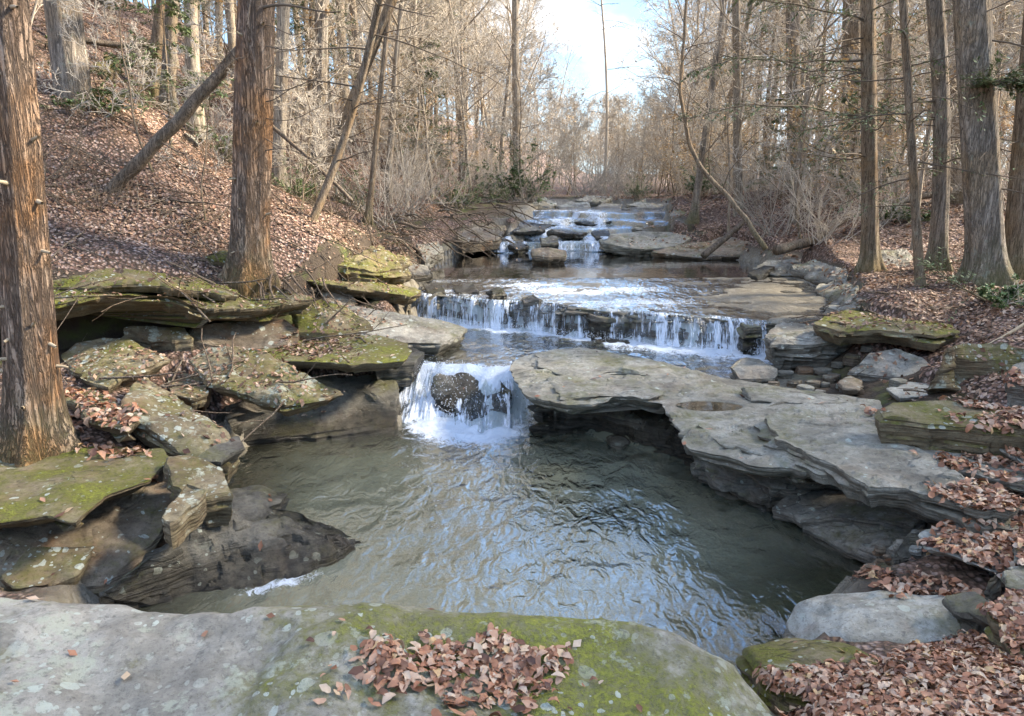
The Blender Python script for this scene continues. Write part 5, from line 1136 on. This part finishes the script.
# shrubs
scatter(30, 15, 34, lambda y: edge(y, -1)-.05-rg.random()**2*5, ['u0', 'u1', 'u2', 'u0'], .45, .8, 1.4)
scatter(22, 14, 34, lambda y: edge(y, 1)+.2+rg.random()**1.5*9, ['u0', 'u1', 'u2'], .5, .7, 1.3)
scatter(54, 24, 42, lambda y: y*.11+rg.uniform(-.16, .2)*y, ['u0', 'u1', 's1', 'm0'], .4, .9, 1.5)
scatter(16, 9, 17, lambda y: edge(y, -1)-.8-rg.random()*(.5*y), ['s1', 's0', 's1', 'u2'], .6, .35, .7)
scatter(10, 9, 18, lambda y: edge(y, -1)-1.2-rg.random()*(.5*y), ['f0', 'f0', 'h3'], .6, .5, .8)
scatter(6, 8.5, 14, lambda y: edge(y, -1)-.6-rg.random()*5, ['u2'], .6, .5, .8)
for px_, py_, Yd, k, s in [(523,185,25,'g0',1.4), (498,200,24,'g0',.6), (462,198,22,'g0',.8), (352,180,17,'g0',.7), (292,166,13.5,'g0',.6), (222,108,14,'f0',1.2), (96,150,11.2,'f0',.9), (700,190,22,'g0',.8),
                       (848,200,17,'h3',.7), (1015,270,8.3,'f0',1.), (905,205,15,'f0',1.3), (430,190,24,'h3',1.), (640,200,27,'g0',.6), (780,205,20,'h3',.6)]:
    x = PY(px_, py_, Yd)[0]; put(k, x, Yd, s)
limb('hemlock_sapling', 'low green hemlock bough over the leaves beside the thick furrowed trunk', [PY(985,300,7.9), PY(950,280,7.9), PY(925,262,8.0)], .012, .004, 'bark_thin', 'sapling', twigs=10, seed=77, tl=.35)
hs = bpy.data.objects[[o.name for o in bpy.data.objects if o.name.startswith('hemlock_sapling')][0]]
rgn = np.random.RandomState(5)
def bough(root, pts, n2_, sz, per=9, tl=.5, droop=-.03):
    q = np.array(pts, float)-np.array(root.location); q = np.stack([np.interp(np.linspace(0, len(q)-1, 14), np.arange(len(q)), q[:, i]) for i in range(3)], 1)
    st, dd, L, r_, _ = spawn(rgn, q[None], np.full((1, 14), .006), n2_, .1, 55, tl, np.array([1.]), .6, flat=.7); a = grow(rgn, st, dd, L, np.maximum(r_, .003), .4, 4, .1, droop)
    V, F = leaves_on(rgn, a[0], per, sz, .15, .17); mesh_np('foliage', V, F, MAT['needle'], root)
    V, F = tubes([(a[0], a[1], 3)]); mesh_np('shoots', V, F, MAT['twig_dark'], root)
bough(hs, [PY(985,300,7.9), PY(950,280,7.9), PY(925,262,8.0)], 26, .05, 16, .45)
# long sparse boughs reaching left from the right bank trunks
for i, (pts, lab) in enumerate([
    ([(868,60,11.6), (800,62,11.2), (740,58,10.8), (690,72,10.5)], 'upper long sparse bough reaching left from the dark straight trunk'),
    ([(868,118,11.6), (810,108,11.2), (750,104,10.9), (680,118,10.6)], 'middle long sparse bough reaching left from the dark straight trunk'),
    ([(868,22,11.6), (820,8,11.3), (770,2,11.), (720,-12,10.8)], 'topmost sparse bough of the dark straight trunk'),
    ([(938,100,11), (900,104,10.6), (860,120,10.2), (800,132,9.8)], 'sparse bough crossing in front of the dark straight trunk'),
    ([(970,92,9.6), (1000,80,9.2), (1040,82,9)], 'bough with a tuft of green on the thick furrowed trunk')]):
    nm = limb('hemlock_bough', lab, [PY(*p) for p in pts], .016, .004, 'twig_dark', 'bough', twigs=14, seed=300+i, tl=.3, wob=.03)
    bough(nm, [PY(*p) for p in pts], 40 if i < 4 else 80, .06 if i < 4 else .07, 16 if i < 4 else 24, .45)
# ------------------------------------------------------------------ fallen leaves
Vs, Fs, off = [], [], 0
GZ = GZ.copy()
for poly, pl in DIG:                    # the stones lie in the ground, it does not rise through them
    lo, hi = poly.min(0)-.1, poly.max(0)+.1; k = np.where((X > lo[0]) & (X < hi[0]) & (Y > lo[1]) & (Y < hi[1]))[0]
    if len(k) == 0: continue
    d = sd(poly, X[k], Y[k]); zt = pl[0]*X[k]+pl[1]*Y[k]+pl[2]-.07
    GZ[k] = np.where((d > -.02) & (GZ[k] > zt) & (GZ[k] < zt+.3), zt, GZ[k])
co = np.c_[X, Y, GZ].astype(np.float32); g.data.vertices.foreach_set('co', co.ravel()); g.data.update()
Vg = np.c_[X, Y, GZ]; keep = (np.abs(GF[:, 0]*0+Vg[GF[:, 0], 0]) < 30) & (Vg[GF[:, 0], 1] > -3) & (Vg[GF[:, 0], 1] < 45)
GFk = GF[keep]; us = np.unique(GFk); mp_ = np.full(len(Vg), -1); mp_[us] = np.arange(len(us))
Vs.append(Vg[us]); Fs.append(mp_[GFk]); off = len(us); nground = len(GFk)
for V, F in BV: Vs.append(V); Fs.append(F+off); off += len(V)
bvh = BVHTree.FromPolygons(np.concatenate(Vs).tolist(), np.concatenate(Fs).tolist())
def leaf_shape(kind):
    if kind == 'near':   # curled oval, 3 x 6
        V = []
        for i in range(6):
            t = i/5; w = .34*math.sin(math.pi*min(1, t*.92+.06))**.8
            if i in (2, 4): w *= .78
            zc = .22*math.sin(t*3.1)-.1
            V += [(t-.5, -w, zc+w*.55), (t-.5, 0, zc), (t-.5, w, zc+w*.45)]
        F = [[i*3+j, i*3+j+1, i*3+j+4, i*3+j+3] for i in range(5) for j in (0, 1)]
        return np.array(V), np.array(F)
    V = [(-.5, 0, 0), (0, -.3, .1), (.5, 0, .02), (0, .3, .12), (0, 0, -.08)]
    return np.array(V), np.array([[0, 1, 4], [1, 2, 4], [2, 3, 4], [3, 0, 4]])
def litter(name, pts, size, kind, tilt, mat, lift=0.):
    """pts: (n,6) position + normal"""
    base, f = leaf_shape(kind); n = len(pts); k = len(base)
    nn = nrm(pts[:, 3:]+rs.normal(size=(n, 3))*tilt); a = rs.normal(size=(n, 3)); a = nrm(a-(a*nn).sum(1, keepdims=True)*nn); b = np.cross(nn, a)
    s = size*rs.uniform(.45, 1.45, n); curl = rs.uniform(-.5, 1.4, n)
    wd = rs.uniform(.7, 1.15, n)
    V = pts[:, None, :3]+(base[None, :, 0:1]*a[:, None]+base[None, :, 1:2]*b[:, None]*wd[:, None, None]+(base[None, :, 2]*curl[:, None])[..., None]*nn[:, None])*s[:, None, None]
    V = V+nn[:, None]*(.012+lift*rs.rand(n))[:, None, None]
    F = (f[None]+(np.arange(n)*k)[:, None, None]).reshape(-1, f.shape[1])
    o = mesh_np(name, V.reshape(-1, 3), F, MAT[mat]); return tag(o, kind='stuff')
def drop_leaves(n, sampler, cond):
    out = []
    for x, y in sampler(n):
        loc, no, idx, _ = bvh.ray_cast(Vector((x, y, 30)), Vector((0, 0, -1)))
        if loc is None or no.z < .35: continue
        if not cond(loc, idx): continue
        out.append((*loc, *no))
    return np.array(out) if out else np.zeros((0, 6))
def inpoly_px(poly, z):
    W = np.array([P(a, b, z)[:2] for a, b in poly])
    def smp(n):
        lo, hi = W.min(0), W.max(0); q = lo+(hi-lo)*rs.rand(n*3, 2); d = sd(W, q[:, 0], q[:, 1])
        e = .13*n2(q[:, 0], q[:, 1], 5., 3, 3.)-.05*rs.rand(len(q))**2*3
        return q[d+e > 0][:n]
    return smp
wat = lambda l: float(Wz([l.x], [l.y])[0])
any_ = lambda l, i: l.z > wat(l)+.04
# foreground heap on the boulder
smp = inpoly_px([(350,660), (372,645), (410,640), (460,632), (520,628), (572,634), (568,652), (545,668), (520,690), (480,702), (420,704), (375,700), (352,685)], .86)
litter('fallen_leaves', drop_leaves(620, smp, any_), .042, 'near', .17, 'leaf', .015)
litter('fallen_leaves', drop_leaves(70, inpoly_px([(300,640), (420,618), (600,612), (640,660), (560,716), (330,716)], .9), any_), .045, 'near', .12, 'leaf', .003)
# right foreground drift
smp = inpoly_px([(735,640), (790,675), (850,655), (905,640), (960,615), (1010,612), (1100,640), (1120,760), (780,770), (760,700)], .5)
litter('fallen_leaves', drop_leaves(8500, smp, lambda l, i: l.z > wat(l)+.1 and not (l.x < .75+.0 and l.y < 2.3)), .042, 'near', .3, 'leaf', .025)
for poly, z, n in [([(845,556), (930,580), (985,600), (965,615), (880,596)], .3, 260), ([(925,520), (960,500), (1080,520), (1090,575), (1010,572), (950,552)], .58, 1500), ([(935,482), (1000,500), (1020,512), (960,530), (1090,560), (1090,480), (1000,470)], .5, 1400),
                   ([(900,400), (880,385), (910,378), (1000,385), (1100,400), (1100,430), (1000,415), (940,402)], .95, 2600), ([(905,462), (960,480), (1030,505), (1090,500), (1000,478), (940,460)], .68, 500),
                   ([(845,408), (880,405), (900,430), (885,440), (860,425)], .62, 90)]:
    litter('fallen_leaves', drop_leaves(n, inpoly_px(poly, z), any_), .052, 'near', .35, 'leaf', .02)
# leaves on the mossy tongue and the flat slab
litter('fallen_leaves', drop_leaves(330, inpoly_px([(265,345), (300,337), (345,336), (355,350), (310,358), (270,352)], .8), any_), .06, 'far', .35, 'leaf_far')
litter('fallen_leaves', drop_leaves(420, inpoly_px([(60,440), (60,395), (110,400), (150,430), (160,452), (90,450)], .68), any_), .065, 'near', .4, 'leaf', .02)
litter('fallen_leaves', drop_leaves(260, inpoly_px([(150,350), (220,350), (340,390), (200,440), (130,400)], .7), any_), .06, 'far', .35, 'leaf_far')
# both banks
def area(xa, xb, ya, yb): return lambda n: np.c_[rs.uniform(xa, xb, n), rs.uniform(ya, yb, n)]
def bankc(l, i):
    if l.z < wat(l)+.16: return False
    if i >= nground: return rs.rand() < .35
    return True
nz_ = lambda l: noise(np.array([[l.x*.8, l.y*.8, 3.]]))[0]
def bankn(l, i): return bankc(l, i) and nz_(l) > rs.uniform(-.75, .3)
litter('fallen_leaves', drop_leaves(62000, area(-11, -1.6, 6.4, 15), bankn), .045, 'far', .4, 'leaf_far', .02)
litter('fallen_leaves', drop_leaves(50000, area(-20, -1.6, 15, 30), bankn), .075, 'far', .4, 'leaf_far', .02)
litter('fallen_leaves', drop_leaves(26000, area(3.6, 10, 6.0, 12.5), bankn), .055, 'far', .4, 'leaf_far', .02)
litter('fallen_leaves', drop_leaves(34000, area(2.6, 18, 12.5, 30), bankn), .08, 'far', .4, 'leaf_far', .02)
litter('fallen_leaves', drop_leaves(2600, area(-7, 8, 1, 20), lambda l, i: l.z > wat(l)+.05 and rs.rand() < .5), .06, 'far', .2, 'leaf')

# sticks lying in the litter
def sticks(n, smp, lmin, lmax):
    q = drop_leaves(n, smp, bankn)
    if len(q) == 0: return
    m_ = len(q); nn = q[:, 3:]; a = rs.normal(size=(m_, 3)); a = nrm(a-(a*nn).sum(1, keepdims=True)*nn); a = nrm(a+nn*rs.normal(size=(m_, 1))*.15)
    L = rs.uniform(lmin, lmax, m_); rg_ = np.random.RandomState(2)
    p, r = grow(rg_, q[:, :3]+nn*.02, a, L, rs.uniform(.004, .014, m_), .4, 5, .1, 0)
    s2, d2, L2, r2, _ = spawn(rg_, p, r, 2, .3, 40, .45, L, .7); c = grow(rg_, s2, d2, L2, np.maximum(r2, .0025), .5, 3, .12, 0)
    V, F = tubes([(p, r, 4), (c[0], c[1], 3)]); tag(mesh_np('twig_litter', V, F, MAT['log']), kind='stuff')
sticks(1700, area(-11, -1.6, 6.4, 15), .25, 1.3); sticks(1300, area(-18, -1.6, 15, 28), .4, 2.2)
sticks(350, area(3.6, 10, 6.0, 12.5), .2, .8); sticks(800, area(2.6, 16, 12.5, 28), .4, 1.6)
HAZE = 0
if HAZE:
    bm_v = [(x, y, z) for z in (-2, 60) for y in (-62, 262) for x in (-242, 242)]
    hz = mesh_np('haze', bm_v, np.array([[0, 2, 3, 1], [4, 5, 7, 6], [0, 1, 5, 4], [2, 6, 7, 3], [0, 4, 6, 2], [1, 3, 7, 5]]), None, None, False)
    m = M('thin_air'); v = m.N('ShaderNodeVolumePrincipled'); v.inputs['Color'].default_value = (.95, .93, .9, 1); v.inputs['Density'].default_value = .0015; v.inputs['Anisotropy'].default_value = .35
    m.L(v.outputs[0], m.out.inputs['Volume']); hz.data.materials.append(m.m); tag(hz, kind='stuff')
# ------------------------------------------------------------------ sky, sun, camera
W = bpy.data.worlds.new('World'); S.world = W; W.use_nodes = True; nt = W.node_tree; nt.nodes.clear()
SUN_EL, SUN_AZ = R(36), R(80)     # azimuth clockwise from +Y
sky = nt.nodes.new('ShaderNodeTexSky'); sky.sky_type = 'NISHITA'; sky.sun_disc = False; sky.sun_elevation = SUN_EL; sky.sun_rotation = SUN_AZ; sky.dust_density = .6; sky.ozone_density = 3
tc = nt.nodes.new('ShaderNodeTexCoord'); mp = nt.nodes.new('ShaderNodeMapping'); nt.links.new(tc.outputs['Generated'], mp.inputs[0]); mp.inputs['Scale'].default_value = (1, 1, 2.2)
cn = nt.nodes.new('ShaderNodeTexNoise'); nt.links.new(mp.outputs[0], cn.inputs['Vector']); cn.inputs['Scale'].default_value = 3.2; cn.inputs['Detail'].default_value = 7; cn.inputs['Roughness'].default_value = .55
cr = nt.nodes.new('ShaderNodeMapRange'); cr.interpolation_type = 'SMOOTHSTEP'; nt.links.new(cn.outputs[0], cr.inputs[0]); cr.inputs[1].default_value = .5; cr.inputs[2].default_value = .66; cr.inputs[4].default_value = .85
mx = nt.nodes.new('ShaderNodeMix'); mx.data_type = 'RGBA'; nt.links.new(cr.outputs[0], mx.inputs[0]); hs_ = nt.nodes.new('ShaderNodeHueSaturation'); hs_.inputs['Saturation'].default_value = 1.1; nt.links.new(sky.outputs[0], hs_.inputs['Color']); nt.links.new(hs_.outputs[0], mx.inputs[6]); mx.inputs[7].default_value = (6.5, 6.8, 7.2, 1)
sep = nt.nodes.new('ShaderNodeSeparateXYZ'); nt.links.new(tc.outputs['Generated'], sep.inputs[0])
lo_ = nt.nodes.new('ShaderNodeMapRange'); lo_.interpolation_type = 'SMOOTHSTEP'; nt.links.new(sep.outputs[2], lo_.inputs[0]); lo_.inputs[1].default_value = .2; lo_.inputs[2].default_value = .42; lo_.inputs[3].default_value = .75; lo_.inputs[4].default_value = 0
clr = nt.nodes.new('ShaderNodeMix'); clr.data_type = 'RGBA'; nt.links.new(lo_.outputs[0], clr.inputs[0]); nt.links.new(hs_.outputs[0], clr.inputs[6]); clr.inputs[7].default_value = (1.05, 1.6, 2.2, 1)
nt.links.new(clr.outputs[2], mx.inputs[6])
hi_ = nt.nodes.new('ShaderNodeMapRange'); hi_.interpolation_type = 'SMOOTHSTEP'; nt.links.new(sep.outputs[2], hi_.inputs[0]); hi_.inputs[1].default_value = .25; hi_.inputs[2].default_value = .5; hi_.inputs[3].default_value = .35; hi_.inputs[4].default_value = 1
bc = nt.nodes.new('ShaderNodeVectorMath'); bc.operation = 'SCALE'; bc.inputs[0].default_value = (10.5, 11, 11.8); nt.links.new(hi_.outputs[0], bc.inputs['Scale']); nt.links.new(bc.outputs[0], mx.inputs[7])  # brighter overhead clouds, out of view, added for fill light and pool reflection
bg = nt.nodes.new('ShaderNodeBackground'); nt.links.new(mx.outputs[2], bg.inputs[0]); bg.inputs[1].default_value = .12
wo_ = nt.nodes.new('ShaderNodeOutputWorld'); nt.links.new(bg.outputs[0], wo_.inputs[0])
ld = bpy.data.lights.new('sun', 'SUN'); ld.energy = 4.2; ld.angle = R(9); ld.color = (1, .87, .69)
lo = bpy.data.objects.new('sun', ld); COL.objects.link(lo)
dv = Vector((math.sin(SUN_AZ)*math.cos(SUN_EL), math.cos(SUN_AZ)*math.cos(SUN_EL), math.sin(SUN_EL)))
lo.rotation_euler = dv.to_track_quat('Z', 'Y').to_euler()
cd = bpy.data.cameras.new('camera'); cam = bpy.data.objects.new('camera', cd); COL.objects.link(cam)
cd.sensor_width = 36; cd.lens = 36*FPX/1024; cd.clip_end = 2000; cd.clip_start = .05
cam.location = (0, 0, CAMZ); cam.rotation_euler = (math.pi/2-PITCH, 0, 0); S.camera = cam
S.view_settings.view_transform = 'Standard'; S.view_settings.look = 'None'; S.view_settings.exposure = EXPOSURE if 'EXPOSURE' in globals() else 2.38; S.view_settings.gamma = 1
S.render.engine = 'CYCLES'; c = S.cycles
c.use_denoising = True; c.denoiser = 'OPENIMAGEDENOISE'; c.max_bounces = 6; c.transparent_max_bounces = 12; c.diffuse_bounces = 3; c.glossy_bounces = 2; c.transmission_bounces = 2
c.use_adaptive_sampling = True; c.adaptive_threshold = .01; c.sample_clamp_indirect = 3; c.sample_clamp_direct = 12; c.caustics_reflective = False; c.caustics_refractive = False
